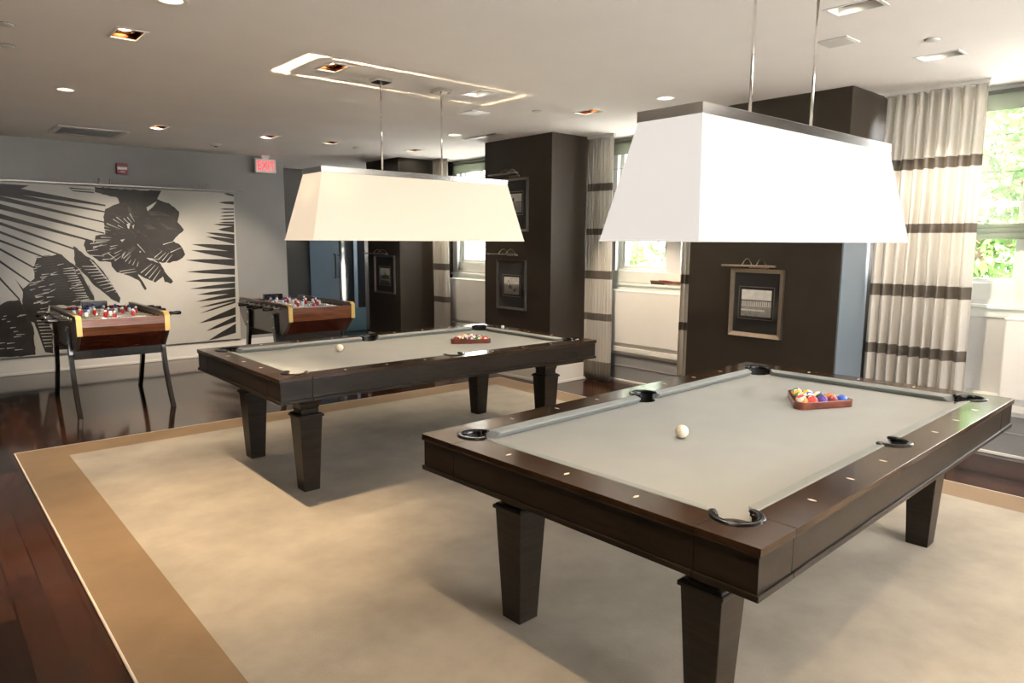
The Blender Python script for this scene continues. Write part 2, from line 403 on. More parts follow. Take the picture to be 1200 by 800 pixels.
DARK=[[(0.902,2.113),(1.953,1.992),(1.956,2.01),(0.92,2.194)],[(0.577,2.134),(0.909,2.113),(0.922,2.195),(0.59,2.214)],[(0.901,2.072),(1.947,1.915),(1.951,1.932),(0.913,2.126)],[(0.575,2.094),(0.907,2.072),(0.915,2.127),(0.583,2.147)],[(0.896,2.02),(1.925,1.791),(1.929,1.805),(0.909,2.069)],[(0.571,2.044),(0.903,2.02),(0.911,2.069),(0.578,2.091)],[(0.886,1.922),(1.916,1.656),(1.92,1.671),(0.903,1.981)],[(0.562,1.948),(0.895,1.921),(0.904,1.982),(0.572,2.006)],[(0.878,1.818),(1.79,1.556),(1.795,1.573),(0.894,1.871)],[(0.554,1.846),(0.887,1.817),(0.895,1.872),(0.562,1.899)],[(0.874,1.746),(1.626,1.446),(1.632,1.463),(0.886,1.778)],[(0.556,1.87),(0.879,1.743),(0.89,1.775),(0.562,1.888)],[(0.867,1.652),(1.444,1.389),(1.451,1.405),(0.877,1.678)],[(0.549,1.791),(0.872,1.65),(0.881,1.676),(0.555,1.806)],[(0.86,1.557),(1.317,1.347),(1.324,1.363),(0.869,1.58)],[(0.542,1.696),(0.865,1.554),(0.873,1.578),(0.547,1.71)],[(0.851,1.461),(1.186,1.229),(1.194,1.244),(0.863,1.483)],[(0.538,1.665),(0.856,1.458),(0.867,1.48),(0.545,1.678)],[(0.839,1.323),(1.125,1.065),(1.134,1.079),(0.852,1.343)],[(0.531,1.584),(0.844,1.32),(0.856,1.341),(0.538,1.596)],[(0.823,1.131),(0.991,0.885),(1.002,0.897),(0.838,1.146)],[(0.526,1.531),(0.828,1.127),(0.842,1.143),(0.534,1.541)],[(0.915,2.208),(1.192,2.202),(1.046,2.133),(0.909,2.126)],[(1.581,2.2),(1.849,2.191),(1.845,2.179),(1.592,2.183)],[(1.591,2.172),(1.844,2.161),(1.84,2.143),(1.628,2.156)],[(1.854,2.22),(1.881,2.218),(1.912,2.216),(1.945,2.222),(1.968,2.211),(2.001,2.218),(2.039,2.214),(2.068,2.213),(2.096,2.216),(2.126,2.206),(2.156,2.207),(2.189,2.214),(2.218,2.208),(2.252,2.207),(2.279,2.214),(2.317,2.209),(2.346,2.204),(2.378,2.203),(2.407,2.205),(2.439,2.203),(2.477,2.215),(2.501,2.213),(2.543,2.211),(2.572,2.213),(2.604,2.21),(2.585,2.177),(2.564,2.14),(2.547,2.106),(2.566,2.096),(2.607,2.078),(2.648,2.065),(2.687,2.058),(2.72,2.026),(2.748,2.01),(2.78,1.973),(2.805,1.953),(2.801,1.908),(2.789,1.868),(2.776,1.82),(2.805,1.786),(2.824,1.76),(2.851,1.721),(2.824,1.687),(2.789,1.665),(2.757,1.631),(2.735,1.61),(2.71,1.576),(2.737,1.55),(2.775,1.538),(2.801,1.51),(2.818,1.478),(2.835,1.437),(2.847,1.398),(2.818,1.358),(2.78,1.331),(2.736,1.31),(2.692,1.308),(2.651,1.288),(2.606,1.295),(2.558,1.29),(2.524,1.305),(2.5,1.323),(2.463,1.327),(2.439,1.346),(2.389,1.347),(2.416,1.327),(2.453,1.321),(2.477,1.306),(2.509,1.291),(2.537,1.279),(2.553,1.244),(2.573,1.212),(2.582,1.179),(2.605,1.142),(2.627,1.113),(2.66,1.076),(2.678,1.042),(2.645,1.016),(2.611,1.037),(2.574,1.045),(2.558,1.113),(2.524,1.087),(2.487,1.061),(2.461,1.038),(2.433,1.059),(2.403,1.068),(2.375,1.084),(2.343,1.097),(2.314,1.116),(2.274,1.148),(2.248,1.165),(2.24,1.187),(2.262,1.144),(2.278,1.114),(2.302,1.076),(2.321,1.042),(2.336,1.005),(2.355,0.965),(2.334,0.944),(2.314,0.976),(2.296,1.013),(2.284,1.05),(2.262,1.077),(2.23,1.092),(2.194,1.116),(2.166,1.132),(2.13,1.146),(2.092,1.159),(2.063,1.174),(2.026,1.181),(1.998,1.221),(1.974,1.256),(1.968,1.309),(1.939,1.313),(1.907,1.32),(1.869,1.317),(1.838,1.322),(1.818,1.344),(1.787,1.369),(1.766,1.389),(1.745,1.402),(1.717,1.427),(1.704,1.461),(1.701,1.487),(1.688,1.52),(1.71,1.582),(1.743,1.573),(1.765,1.564),(1.799,1.551),(1.814,1.595),(1.823,1.634),(1.856,1.642),(1.891,1.65),(1.926,1.656),(1.93,1.695),(1.919,1.72),(1.928,1.754),(1.922,1.789),(1.927,1.832),(1.922,1.863),(1.937,1.906),(1.947,1.957),(1.981,1.973),(2.01,1.99),(2.042,2.009),(2.079,2.023),(2.111,2.036),(2.096,2.098),(2.069,2.111),(2.038,2.111),(2.007,2.116),(1.976,2.128),(1.936,2.133),(1.907,2.146),(1.882,2.151),(1.85,2.158)],[(1.58,1.51),(1.614,1.485),(1.634,1.455),(1.659,1.438),(1.68,1.411),(1.698,1.391),(1.721,1.376),(1.741,1.368),(1.763,1.345),(1.784,1.333),(1.797,1.306),(1.822,1.283),(1.838,1.269),(1.852,1.235),(1.868,1.216),(1.877,1.195),(1.893,1.166),(1.909,1.142),(1.928,1.123),(1.933,1.096),(1.952,1.066),(1.961,1.041),(1.983,1.001),(1.987,0.975),(2.003,0.947),(2.018,0.914),(2.03,0.884),(2.045,0.859),(2.038,0.828),(2.029,0.795),(1.995,0.817),(1.964,0.833),(1.938,0.853),(1.917,0.881),(1.887,0.909),(1.868,0.931),(1.845,0.95),(1.829,0.972),(1.808,0.989),(1.783,1.012),(1.763,1.03),(1.746,1.054),(1.729,1.081),(1.713,1.114),(1.697,1.137),(1.681,1.156),(1.659,1.18),(1.646,1.196),(1.631,1.222),(1.611,1.249),(1.581,1.274),(1.585,1.3),(1.578,1.334),(1.576,1.359),(1.582,1.387),(1.583,1.419),(1.583,1.45),(1.576,1.479)],[(1.598,1.264),(1.611,1.239),(1.632,1.212),(1.646,1.18),(1.655,1.152),(1.672,1.12),(1.676,1.083),(1.691,1.054),(1.702,1.019),(1.72,0.987),(1.736,0.957),(1.747,0.926),(1.755,0.887),(1.759,0.841),(1.729,0.847),(1.696,0.854),(1.661,0.852),(1.622,0.844),(1.596,0.837),(1.565,0.84),(1.541,0.832),(1.514,0.832),(1.513,0.865),(1.513,0.89),(1.517,0.921),(1.515,0.951),(1.516,0.98),(1.514,1.008),(1.521,1.038),(1.521,1.069),(1.52,1.094),(1.521,1.125),(1.52,1.153),(1.521,1.183),(1.543,1.206),(1.556,1.221),(1.582,1.243)],[(1.2,1.371),(1.24,1.373),(1.277,1.387),(1.323,1.39),(1.36,1.396),(1.404,1.409),(1.448,1.412),(1.478,1.374),(1.499,1.349),(1.528,1.317),(1.559,1.297),(1.582,1.272),(1.613,1.233),(1.633,1.193),(1.649,1.152),(1.671,1.102),(1.688,1.055),(1.715,1.021),(1.725,0.978),(1.735,0.932),(1.751,0.894),(1.756,0.853),(1.707,0.847),(1.665,0.85),(1.612,0.846),(1.607,0.786),(1.573,0.78),(1.533,0.796),(1.492,0.79),(1.462,0.788),(1.429,0.803),(1.383,0.806),(1.346,0.801),(1.32,0.8),(1.28,0.81),(1.264,0.753),(1.253,0.711),(1.244,0.659),(1.265,0.616),(1.271,0.553),(1.295,0.508),(1.29,0.464),(1.291,0.411),(1.281,0.371),(1.285,0.321),(1.279,0.272),(1.281,0.227),(1.248,0.239),(1.201,0.249),(1.186,0.307),(1.164,0.349),(1.151,0.402),(1.138,0.437),(1.144,0.492),(1.138,0.528),(1.128,0.563),(1.118,0.609),(1.085,0.628),(1.059,0.647),(1.027,0.674),(1.022,0.71),(1.03,0.751),(1.023,0.802),(1.021,0.838),(1.019,0.876),(1.029,0.92),(1.035,0.976),(1.042,1.018),(1.072,1.043),(1.094,1.066),(1.131,1.107),(1.158,1.128),(1.163,1.192),(1.154,1.243),(1.167,1.282),(1.186,1.327)],[(0.475,0.876),(0.501,0.868),(0.542,0.868),(0.573,0.865),(0.601,0.86),(0.632,0.856),(0.674,0.853),(0.705,0.84),(0.744,0.85),(0.776,0.837),(0.806,0.836),(0.832,0.854),(0.867,0.874),(0.902,0.882),(0.949,0.879),(0.997,0.891),(1.014,0.841),(1.04,0.809),(1.057,0.758),(1.071,0.717),(1.08,0.676),(1.086,0.644),(1.094,0.594),(1.104,0.563),(1.107,0.523),(1.11,0.481),(1.1,0.448),(1.099,0.403),(1.099,0.356),(1.106,0.313),(1.101,0.269),(1.102,0.23),(1.062,0.23),(1.033,0.229),(0.993,0.226),(0.952,0.22),(0.925,0.228),(0.884,0.226),(0.851,0.226),(0.818,0.232),(0.777,0.235),(0.754,0.236),(0.716,0.237),(0.679,0.239),(0.649,0.24),(0.611,0.243),(0.579,0.237),(0.546,0.247),(0.518,0.241),(0.49,0.248),(0.454,0.244),(0.423,0.243),(0.419,0.276),(0.426,0.33),(0.433,0.368),(0.438,0.404),(0.435,0.45),(0.446,0.485),(0.45,0.521),(0.455,0.563),(0.45,0.604),(0.46,0.637),(0.458,0.686),(0.464,0.711),(0.467,0.766),(0.463,0.804),(0.468,0.844)],[(0.968,1.134),(1.07,0.957),(1.075,0.961),(0.969,1.134)],[(0.976,1.116),(1.069,0.946),(1.074,0.95),(0.977,1.117)],[(0.984,1.099),(1.069,0.934),(1.074,0.938),(0.985,1.1)],[(0.992,1.082),(1.068,0.923),(1.073,0.927),(0.993,1.083)],[(1.0,1.064),(1.067,0.911),(1.072,0.915),(1.001,1.065)],[(1.008,1.047),(1.066,0.9),(1.071,0.904),(1.009,1.048)],[(1.016,1.03),(1.065,0.889),(1.07,0.892),(1.017,1.03)],[(1.024,1.012),(1.064,0.878),(1.07,0.88),(1.025,1.013)],[(3.386,2.217),(3.433,2.221),(3.521,2.21),(3.519,2.179),(3.432,2.197)],[(3.317,2.092),(3.387,2.106),(3.518,2.115),(3.516,2.071),(3.386,2.078)],[(3.322,2.004),(3.389,2.015),(3.515,2.017),(3.514,2.001),(3.388,1.997)],[(3.32,1.957),(3.387,1.971),(3.513,1.979),(3.513,1.963),(3.386,1.953)],[(3.317,1.91),(3.385,1.923),(3.512,1.928),(3.511,1.912),(3.384,1.904)],[(3.305,1.863),(3.377,1.877),(3.511,1.887),(3.509,1.864),(3.376,1.857)],[(3.303,1.825),(3.375,1.837),(3.509,1.842),(3.508,1.816),(3.374,1.816)],[(3.225,1.798),(3.323,1.809),(3.508,1.81),(3.506,1.772),(3.322,1.783)],[(3.283,1.73),(3.361,1.753),(3.507,1.778),(3.503,1.689),(3.359,1.709)],[(3.127,1.687),(3.257,1.687),(3.504,1.669),(3.5,1.605),(3.255,1.653)],[(3.124,1.634),(3.254,1.63),(3.501,1.605),(3.498,1.535),(3.252,1.594)],[(2.932,1.531),(3.126,1.534),(3.499,1.522),(3.494,1.425),(3.123,1.488)],[(2.919,1.453),(3.116,1.453),(3.496,1.435),(3.491,1.328),(3.113,1.404)],[(2.844,1.324),(3.065,1.332),(3.493,1.328),(3.488,1.231),(3.062,1.286)],[(2.844,1.169),(3.063,1.185),(3.488,1.199),(3.484,1.111),(3.061,1.143)],[(2.822,1.042),(3.047,1.064),(3.485,1.089),(3.481,1.014),(3.045,1.026)],[(2.875,0.94),(3.082,0.968),(3.482,1.004),(3.479,0.932),(3.08,0.931)],[(2.96,0.858),(3.138,0.887),(3.48,0.926),(3.476,0.851),(3.136,0.849)],[(2.94,0.764),(3.124,0.805),(3.478,0.867),(3.474,0.802),(3.122,0.77)],[(2.981,0.682),(3.151,0.724),(3.475,0.785),(3.473,0.749),(3.149,0.699)],[(2.982,0.602),(3.151,0.659),(3.474,0.749),(3.472,0.72),(3.15,0.636)],[(2.969,0.469),(3.142,0.542),(3.471,0.664),(3.466,0.556),(3.139,0.492)],[(3.055,0.356),(3.197,0.426),(3.467,0.539),(3.463,0.457),(3.195,0.384)],[(3.078,0.225),(3.212,0.303),(3.464,0.433),(3.457,0.301),(3.209,0.245)]]
WHITE=[[(2.175,1.781),(2.215,1.799),(2.198,1.718),(2.183,1.733)],[(2.238,1.761),(2.262,1.777),(2.245,1.719)],[(2.415,1.994),(2.545,2.078),(2.49,2.003),(2.426,1.947)],[(2.091,1.584),(2.144,1.595),(2.109,1.558)],[(2.104,1.403),(2.143,1.446),(2.089,1.346)],[(2.298,1.445),(2.317,1.438),(2.304,1.419)],[(2.584,1.522),(2.752,1.579),(2.752,1.582),(2.582,1.532)],[(2.667,1.42),(2.804,1.486),(2.803,1.489),(2.664,1.431)],[(2.603,1.285),(2.69,1.398),(2.688,1.4),(2.595,1.292)],[(2.563,1.312),(2.65,1.42),(2.647,1.422),(2.556,1.32)],[(2.519,1.33),(2.613,1.425),(2.611,1.427),(2.512,1.338)],[(2.474,1.357),(2.568,1.442),(2.566,1.445),(2.468,1.365)],[(2.301,1.164),(2.436,1.279),(2.434,1.282),(2.295,1.172)],[(2.349,1.128),(2.476,1.263),(2.474,1.266),(2.342,1.136)],[(2.391,1.092),(2.511,1.241),(2.509,1.243),(2.384,1.099)],[(2.436,1.058),(2.533,1.201),(2.531,1.203),(2.428,1.064)],[(1.818,1.55),(1.968,1.575),(1.967,1.578),(1.817,1.56)],[(1.719,1.443),(1.839,1.462),(1.839,1.465),(1.719,1.453)],[(1.751,1.391),(1.898,1.382),(1.899,1.386),(1.752,1.401)],[(1.786,1.474),(1.89,1.529),(1.889,1.532),(1.783,1.483)],[(2.056,1.186),(2.232,1.218),(2.232,1.221),(2.055,1.196)],[(2.083,1.159),(2.25,1.185),(2.25,1.188),(2.082,1.17)],[(2.378,1.348),(2.519,1.333),(2.52,1.336),(2.38,1.359)],[(1.877,1.337),(2.009,1.35),(2.009,1.353),(1.877,1.348)],[(1.935,1.422),(2.026,1.339),(2.028,1.342),(1.942,1.43)],[(2.278,1.527),(2.363,1.422),(2.365,1.424),(2.285,1.535)],[(1.781,1.33),(1.874,1.203),(1.88,1.208),(1.787,1.336)],[(1.879,1.193),(2.013,0.929),(2.018,0.933),(1.885,1.197)],[(1.652,1.26),(1.797,1.255),(1.798,1.265),(1.652,1.265)],[(1.68,1.221),(1.825,1.22),(1.825,1.23),(1.681,1.225)],[(1.71,1.181),(1.853,1.185),(1.853,1.196),(1.71,1.186)],[(1.739,1.142),(1.881,1.15),(1.88,1.161),(1.739,1.146)],[(1.768,1.101),(1.909,1.115),(1.908,1.126),(1.768,1.106)],[(1.798,1.061),(1.937,1.08),(1.936,1.09),(1.797,1.065)],[(1.827,1.021),(1.966,1.044),(1.965,1.055),(1.827,1.025)],[(1.857,0.98),(1.994,1.009),(1.993,1.019),(1.857,0.984)],[(1.887,0.939),(2.023,0.973),(2.021,0.983),(1.887,0.943)],[(1.619,1.22),(1.743,0.914),(1.748,0.917),(1.624,1.223)],[(1.454,1.235),(1.563,1.241),(1.563,1.253),(1.454,1.238)],[(1.451,1.206),(1.574,1.218),(1.574,1.23),(1.451,1.209)],[(1.452,1.177),(1.584,1.175),(1.584,1.187),(1.452,1.18)],[(1.49,1.146),(1.595,1.15),(1.595,1.161),(1.49,1.149)],[(1.5,1.116),(1.606,1.124),(1.606,1.136),(1.5,1.119)],[(1.491,1.087),(1.617,1.093),(1.616,1.105),(1.491,1.09)],[(1.526,1.056),(1.628,1.071),(1.627,1.083),(1.526,1.059)],[(1.522,1.027),(1.639,1.036),(1.638,1.048),(1.522,1.03)],[(1.543,0.996),(1.649,1.003),(1.649,1.015),(1.543,0.999)],[(1.536,0.967),(1.66,0.972),(1.66,0.984),(1.536,0.97)],[(1.555,0.936),(1.67,0.932),(1.67,0.944),(1.555,0.939)],[(1.558,0.907),(1.681,0.9),(1.681,0.912),(1.558,0.909)],[(1.559,0.877),(1.693,0.883),(1.693,0.895),(1.559,0.88)],[(1.569,0.846),(1.704,0.856),(1.704,0.868),(1.569,0.849)],[(1.193,0.836),(1.267,0.85),(1.267,0.853),(1.192,0.845)],[(1.103,1.073),(1.176,1.088),(1.176,1.091),(1.103,1.082)],[(1.127,0.833),(1.2,0.846),(1.2,0.849),(1.126,0.841)],[(1.199,0.826),(1.273,0.84),(1.273,0.843),(1.198,0.835)],[(1.178,1.089),(1.251,1.104),(1.251,1.107),(1.177,1.097)],[(1.141,1.07),(1.215,1.085),(1.214,1.087),(1.141,1.078)],[(1.152,0.907),(1.226,0.921),(1.226,0.924),(1.152,0.916)],[(1.104,1.047),(1.177,1.061),(1.177,1.064),(1.104,1.055)],[(1.216,1.138),(1.29,1.153),(1.29,1.156),(1.215,1.147)],[(1.192,0.765),(1.266,0.778),(1.266,0.781),(1.191,0.773)],[(1.235,0.984),(1.309,0.998),(1.309,1.001),(1.234,0.993)],[(1.156,0.901),(1.23,0.915),(1.23,0.917),(1.156,0.909)],[(1.158,0.729),(1.232,0.742),(1.232,0.745),(1.158,0.738)],[(1.19,1.022),(1.264,1.037),(1.264,1.04),(1.189,1.031)],[(1.215,0.941),(1.29,0.955),(1.289,0.958),(1.215,0.95)],[(1.161,0.838),(1.234,0.852),(1.234,0.854),(1.16,0.847)],[(1.144,0.625),(1.296,0.623),(1.296,0.629),(1.144,0.637)],[(1.151,0.587),(1.293,0.585),(1.293,0.591),(1.151,0.598)],[(1.157,0.548),(1.29,0.547),(1.29,0.553),(1.158,0.56)],[(1.164,0.509),(1.287,0.509),(1.288,0.515),(1.165,0.521)],[(1.171,0.471),(1.285,0.47),(1.285,0.476),(1.172,0.482)],[(1.178,0.432),(1.282,0.432),(1.282,0.438),(1.179,0.444)],[(1.185,0.393),(1.279,0.394),(1.279,0.4),(1.185,0.405)],[(1.192,0.354),(1.276,0.355),(1.276,0.361),(1.192,0.366)],[(1.199,0.315),(1.273,0.317),(1.273,0.323),(1.199,0.327)],[(1.116,0.575),(1.141,0.52),(1.2,0.235),(1.104,0.224)],[(0.575,0.457),(0.648,0.463),(0.648,0.467),(0.575,0.469)],[(0.628,0.299),(0.68,0.306),(0.68,0.31),(0.628,0.31)],[(0.906,0.299),(0.985,0.304),(0.985,0.308),(0.906,0.311)],[(0.58,0.623),(0.638,0.631),(0.638,0.635),(0.58,0.634)],[(1.004,0.699),(1.049,0.708),(1.049,0.712),(1.004,0.71)],[(0.958,0.689),(1.008,0.697),(1.008,0.702),(0.957,0.7)],[(0.699,0.434),(0.775,0.439),(0.775,0.444),(0.699,0.445)],[(0.625,0.412),(0.691,0.418),(0.691,0.422),(0.625,0.423)],[(0.934,0.476),(1.013,0.481),(1.013,0.486),(0.934,0.487)],[(0.722,0.56),(0.762,0.569),(0.762,0.573),(0.722,0.571)],[(0.911,0.513),(0.954,0.522),(0.954,0.526),(0.911,0.525)],[(0.624,0.421),(0.682,0.428),(0.682,0.432),(0.624,0.433)],[(0.883,0.561),(0.937,0.569),(0.937,0.573),(0.882,0.573)],[(0.618,0.427),(0.646,0.436),(0.645,0.44),(0.616,0.438)],[(0.756,0.391),(0.82,0.397),(0.82,0.402),(0.756,0.402)],[(0.61,0.653),(0.681,0.66),(0.681,0.664),(0.61,0.664)],[(0.832,0.325),(0.907,0.33),(0.907,0.335),(0.832,0.337)],[(0.743,0.325),(0.81,0.331),(0.81,0.335),(0.743,0.336)],[(0.711,0.582),(0.742,0.592),(0.742,0.596),(0.71,0.594)],[(0.718,0.299),(0.752,0.308),(0.751,0.312),(0.717,0.31)],[(0.828,0.699),(0.86,0.709),(0.86,0.713),(0.827,0.711)],[(0.86,0.634),(0.891,0.644),(0.89,0.648),(0.859,0.645)],[(0.619,0.458),(0.677,0.465),(0.677,0.469),(0.619,0.469)],[(0.573,0.659),(0.649,0.666),(0.649,0.67),(0.573,0.67)],[(0.652,0.495),(0.702,0.503),(0.702,0.507),(0.652,0.506)],[(0.907,0.453),(0.978,0.459),(0.978,0.463),(0.907,0.464)],[(0.81,0.663),(0.847,0.672),(0.847,0.677),(0.809,0.674)],[(0.58,0.375),(0.613,0.384),(0.612,0.388),(0.579,0.386)],[(0.55,0.311),(0.587,0.319),(0.587,0.323),(0.549,0.322)],[(0.979,0.701),(1.033,0.71),(1.033,0.714),(0.979,0.713)],[(0.643,0.367),(0.703,0.374),(0.703,0.378),(0.643,0.378)],[(0.836,0.382),(0.911,0.388),(0.911,0.392),(0.836,0.394)],[(0.707,0.471),(0.759,0.478),(0.758,0.482),(0.707,0.482)],[(0.593,0.369),(0.651,0.376),(0.651,0.38),(0.593,0.38)],[(2.28,1.314),(2.255,1.251),(2.263,1.248),(2.282,1.314)],[(2.251,1.352),(2.207,1.271),(2.214,1.267),(2.252,1.351)],[(2.2,1.341),(2.163,1.293),(2.17,1.288),(2.201,1.34)],[(2.194,1.392),(2.125,1.318),(2.131,1.311),(2.196,1.39)],[(2.191,1.43),(2.106,1.357),(2.112,1.349),(2.193,1.428)],[(2.091,1.386),(2.007,1.328),(2.012,1.32),(2.092,1.384)],[(2.072,1.413),(1.963,1.35),(1.967,1.342),(2.073,1.411)],[(2.106,1.463),(2.012,1.42),(2.015,1.412),(2.106,1.461)],[(1.974,1.436),(1.878,1.401),(1.881,1.392),(1.975,1.434)],[(2.039,1.491),(1.965,1.471),(1.966,1.462),(2.04,1.489)],[(2.06,1.522),(1.973,1.505),(1.975,1.496),(2.061,1.52)],[(1.937,1.524),(1.786,1.503),(1.786,1.493),(1.937,1.522)],[(1.939,1.555),(1.757,1.541),(1.757,1.531),(1.939,1.553)],[(1.98,1.586),(1.803,1.584),(1.802,1.575),(1.98,1.584)],[(1.995,1.612),(1.878,1.62),(1.877,1.611),(1.995,1.61)],[(1.936,1.645),(1.767,1.667),(1.766,1.658),(1.936,1.643)],[(1.948,1.675),(1.83,1.7),(1.828,1.691),(1.948,1.673)],[(1.991,1.697),(1.885,1.729),(1.883,1.719),(1.991,1.695)],[(1.979,1.734),(1.829,1.79),(1.826,1.782),(1.979,1.732)],[(2.099,1.72),(1.955,1.788),(1.951,1.779),(2.098,1.718)],[(2.135,1.731),(2.075,1.769),(2.071,1.76),(2.134,1.729)],[(2.099,1.789),(2.031,1.841),(2.026,1.833),(2.098,1.787)],[(2.152,1.791),(2.069,1.869),(2.063,1.861),(2.151,1.789)],[(2.226,1.762),(2.148,1.854),(2.142,1.847),(2.224,1.761)],[(2.238,1.796),(2.191,1.871),(2.183,1.865),(2.236,1.794)],[(2.268,1.813),(2.221,1.914),(2.214,1.908),(2.266,1.812)],[(1.736,1.341),(1.815,1.258),(1.817,1.261),(1.742,1.347)],[(1.758,1.304),(1.833,1.229),(1.835,1.232),(1.764,1.311)],[(1.781,1.268),(1.852,1.2),(1.854,1.203),(1.787,1.275)],[(1.804,1.231),(1.871,1.171),(1.872,1.173),(1.809,1.239)],[(1.826,1.194),(1.889,1.142),(1.891,1.144),(1.832,1.202)],[(1.849,1.157),(1.908,1.112),(1.91,1.115),(1.855,1.165)],[(1.872,1.12),(1.927,1.083),(1.929,1.085),(1.877,1.128)],[(1.896,1.083),(1.946,1.053),(1.948,1.056),(1.9,1.091)],[(1.919,1.045),(1.965,1.023),(1.967,1.026),(1.923,1.054)],[(1.943,1.008),(1.984,0.993),(1.986,0.996),(1.946,1.017)],[(1.966,0.97),(2.004,0.963),(2.004,0.967),(1.969,0.979)],[(1.991,0.932),(2.023,0.933),(2.023,0.937),(1.991,0.941)],[(1.59,1.214),(1.643,1.236),(1.642,1.238),(1.588,1.224)],[(1.264,0.898),(1.34,0.906),(1.34,0.909),(1.264,0.909)],[(1.401,1.277),(1.466,1.297),(1.466,1.3),(1.4,1.287)],[(1.324,1.162),(1.395,1.172),(1.395,1.175),(1.324,1.173)],[(1.106,0.99),(1.158,1.01),(1.158,1.013),(1.105,1.0)],[(1.527,0.834),(1.597,0.862),(1.597,0.864),(1.525,0.844)],[(1.567,1.203),(1.623,1.215),(1.623,1.218),(1.566,1.213)],[(1.232,1.169),(1.314,1.178),(1.314,1.181),(1.233,1.179)],[(1.23,1.113),(1.279,1.144),(1.278,1.146),(1.227,1.123)],[(1.174,0.844),(1.213,0.871),(1.212,0.873),(1.171,0.853)],[(1.178,1.258),(1.238,1.273),(1.237,1.276),(1.177,1.268)],[(1.506,0.992),(1.585,1.025),(1.585,1.027),(1.504,1.001)],[(1.192,0.851),(1.23,0.878),(1.229,0.88),(1.189,0.86)],[(1.323,1.168),(1.386,1.201),(1.386,1.204),(1.321,1.178)],[(1.166,0.854),(1.208,0.864),(1.207,0.866),(1.166,0.864)],[(1.134,0.839),(1.202,0.854),(1.201,0.857),(1.134,0.849)],[(1.149,1.271),(1.22,1.3),(1.22,1.302),(1.147,1.28)],[(1.147,0.917),(1.225,0.948),(1.224,0.951),(1.145,0.927)],[(1.579,1.035),(1.635,1.066),(1.635,1.069),(1.576,1.044)],[(1.249,0.836),(1.298,0.865),(1.297,0.868),(1.246,0.845)],[(1.147,1.237),(1.198,1.248),(1.198,1.251),(1.147,1.247)],[(1.109,1.208),(1.188,1.216),(1.188,1.219),(1.109,1.218)],[(1.598,1.171),(1.653,1.181),(1.652,1.184),(1.598,1.181)],[(1.31,0.966),(1.361,0.999),(1.36,1.001),(1.307,0.975)],[(1.232,0.948),(1.306,0.966),(1.305,0.968),(1.231,0.958)],[(1.303,1.043),(1.361,1.063),(1.36,1.065),(1.302,1.053)]]
